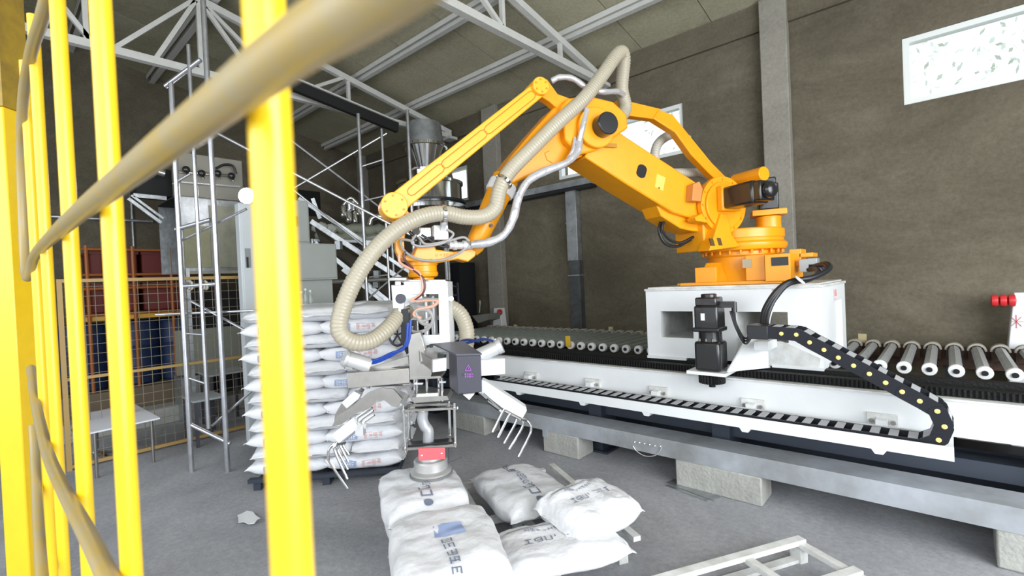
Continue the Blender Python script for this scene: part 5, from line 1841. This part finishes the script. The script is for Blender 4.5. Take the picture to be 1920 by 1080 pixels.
# orange racks with red crates, blue barrels
rk = thing('orange_rack', 'orange tubular rack around dark red crates at the left', 'rack', (-9.0, 1.6, 0))
for yy in (1.0, 1.18, 1.5, 1.95, 2.35):
    part('rack_post', MB().cyl((-8.6, yy, 0), (-8.6, yy, 2.45), .022, n=8), ORNG, rk)
    part('rack_post', MB().cyl((-9.6, yy, 0), (-9.6, yy, 2.45), .022, n=8), ORNG, rk)
for z_ in (2.4, 2.05, 1.86, 1.5):
    part('rack_rail', MB().cyl((-8.6, .95, z_), (-8.6, 2.4, z_), .018, n=8), ORNG, rk)
part('yellow_shelf', MB().bb(-9.6, -8.62, .95, 2.4, 1.42, 1.50), mat('amber_shelf', (.55, .30, .02), .5), rk)
for yy, z_, lab in ((1.05, 1.52, 'dark red crate low at the left of the orange rack'), (1.62, 1.52, 'dark red crate low at the right of the orange rack'), (1.05, 1.98, 'dark red crate on top at the left of the orange rack'), (1.62, 1.98, 'dark red crate on top at the right of the orange rack')):
    e_ = thing('red_crate', lab, 'crate', (-9.1, yy+.25, z_), 'red crates in the orange rack')
    part('body', MB().bb(-9.45, -8.7, yy, yy+.52, z_, z_+.38), REDC, e_, bevel=.02)
    part('rim', MB().bb(-9.47, -8.68, yy-.01, yy+.53, z_+.36, z_+.41), REDC, e_)
for k, yy in enumerate((.95, 1.55, 2.1)):
    e_ = thing('blue_drum', ['blue plastic drum, leftmost of three behind the mesh fence', 'blue plastic drum, middle of three behind the mesh fence', 'blue plastic drum, rightmost of three behind the mesh fence'][k], 'drum', (-9.0, yy, .0), 'blue drums behind the mesh')
    part('body', MB().lathe([(.26, .45), (.285, .48), (.285, .7), (.295, .72), (.285, .74), (.285, 1.0), (.295, 1.02), (.285, 1.04), (.285, 1.32), (.25, 1.38)], (-9.0, yy, 0), 28), BLUEC, e_)
    part('bung', MB().cyl((-9.0+.12, yy, 1.38), (-8.88, yy, 1.4), .035, n=12), BLACK, e_)
single('drum_plinth', MB().bb(-9.5, -8.5, .6, 2.7, 0, .45), mat('brown_plinth', (.16, .12, .08), .8), 'low brown plinth under the blue drums', 'plinth', bevel=.01)
single('concrete_step', MB().bb(-8.2, -7.85, .4, 3.6, 0, .22), CONC, 'long low concrete step behind the mesh fence', 'step', bevel=.01)
single('bracket_pipe', MB().cyl((ENDX+.03, .4, 3.1), (ENDX+.03, 2.2, 3.1), .03, n=10).cyl((ENDX+.025, 1.9, 2.45), (ENDX+.025, 1.9, 4.2), .025, n=10), GALV, 'thin grey pipes on the end wall behind the hopper', 'pipe')
# white table and stool by the mesh
tb = thing('white_table', 'low table with a loose white board lying on it, behind the second yellow upright', 'table', (-6.0, .9, 0))
q = [PZ(160, 775, .47), PZ(250, 756, .47), PZ(300, 783, .47), PZ(165, 812, .47)]
part('board', MB().prism(q, V((0, 0, -.015))), mat('white_board', (.78, .80, .86), .5), tb)
c = sum(q, V((0, 0, 0)))/4
for q_ in q:
    pz = q_.lerp(c, .2)
    part('leg', MB().cyl((pz.x, pz.y, 0), (pz.x, pz.y, .456), .014, n=8), STEEL, tb)
sp = PZ(182, 855, 0)
so = thing('swivel_stool', 'round black stool with chrome rim and star foot by the mesh fence', 'stool', (sp.x, sp.y, 0))
part('seat', MB().lathe([(.17, .30), (.19, .31), (.19, .35), (.16, .37)], (sp.x, sp.y, 0), 24), BLACK, so)
part('rim', MB().lathe([(.192, .325), (.198, .33), (.192, .337)], (sp.x, sp.y, 0), 24), CHROME, so)
part('stem', MB().cyl((sp.x, sp.y, .04), (sp.x, sp.y, .30), .022, n=12), CHROME, so)
for k in range(5):
    a = 2*PI*k/5+.3
    part('foot_arm', MB().bar((sp.x, sp.y, .05), (sp.x+.19*math.cos(a), sp.y+.19*math.sin(a), .012), .03, .018), CHROME, so)
# grey low tables behind the scaffold
for k, (u0, v0, u1, v1, X_, lab) in enumerate(((392, 694, 470, 702, -6.9, 'grey metal table between the scaffold and the sack stack'), (362, 742, 424, 752, -6.25, 'small low grey table behind the scaffold foot'))):
    a, b = PX(u0, v0, X_), PX(u1, v1, X_)
    zt2 = (a.z+b.z)/2
    e_ = thing('grey_table', lab, 'table', (X_-.2, (a.y+b.y)/2, 0))
    part('top', MB().bb(X_-.5, X_, a.y, b.y, zt2-.02, zt2), mat('grey_table_top', (.36, .38, .40), .5), e_)
    for xx in (X_-.47, X_-.03):
        for yy in (a.y+.03, b.y-.03):
            part('leg', MB().bb(xx-.015, xx+.015, yy-.015, yy+.015, 0, zt2-.02), GREYBOX, e_)
# dark clutter panel behind the mesh, right part
dk = thing('dark_machine', 'dark machine frame behind the mesh below the hopper box', 'machine', (-8.2, 2.4, 0))
part('body', MB().bb(-8.7, -8.25, 2.2, 3.4, .25, 1.75), DARK, dk)
for yy in (2.2, 2.8, 3.38):
    part('post', MB().bb(-8.24, -8.2, yy-.02, yy+.02, 0, 1.8), GREYBOX, dk)
# litter: torn plastic on the floor
q = PZ(465, 975, .01)
vs = [q+V((math.cos(a)*r, math.sin(a)*r*.5, .004+.02*random.random())) for a, r in [(2*PI*k/12, .11+.05*random.random()) for k in range(12)]]
single('plastic_scrap', MB().prism(vs, V((0, 0, .004))), mat('clear_scrap', (.75, .77, .78), .4), 'scrap of crumpled clear plastic on the floor behind the thick upright', 'scrap')

# ================================================================== OUTSIDE
tr = MB()
rnd = random.Random(5)
def leafcloud(cx, cy_, cz, sx, sy, sz, n):
    for _ in range(n):
        p = V((cx+rnd.gauss(0, 1)*sx, cy_+rnd.gauss(0, 1)*sy, cz+rnd.gauss(0, 1)*sz))
        a = V((rnd.uniform(-1, 1), rnd.uniform(-1, 1), rnd.uniform(-1, 1))).normalized()*rnd.uniform(.04, .08)
        b = a.orthogonal().normalized()*rnd.uniform(.02, .04)
        tr.add([p-a, p+b, p+a, p-b], [(0, 1, 2, 3)])


LEAF = mat('pale_sunlit_leaf', (.9, .96, .86), .6)
for k, (cx, cy_, cz, lab) in enumerate(((1.9, 10.5, 5.6, 'pale sunlit tree outside the high right window'), (-4.2, 11.5, 6.0, 'pale sunlit tree outside the window behind the robot'))):
    tr = MB()
    leafcloud(cx, cy_, cz, 1.5, .8, 1.1, 2600 if k == 0 else 700)
    e_ = thing('garden_tree', lab, 'tree', (cx, cy_, -.2), 'trees outside')
    o = part('foliage', tr, LEAF, e_, split=False)
    o['kind'] = 'stuff'
    part('trunk', MB().cyl((cx, cy_, -.2), (cx, cy_, cz), .16, .08, n=12), mat('bark', (.3, .25, .2), .9), e_)
struct('ground', MB().bb(-40, 30, WALLY+.35, 40, -.4, -.2), mat('outdoor_ground', (.4, .4, .33), .9))
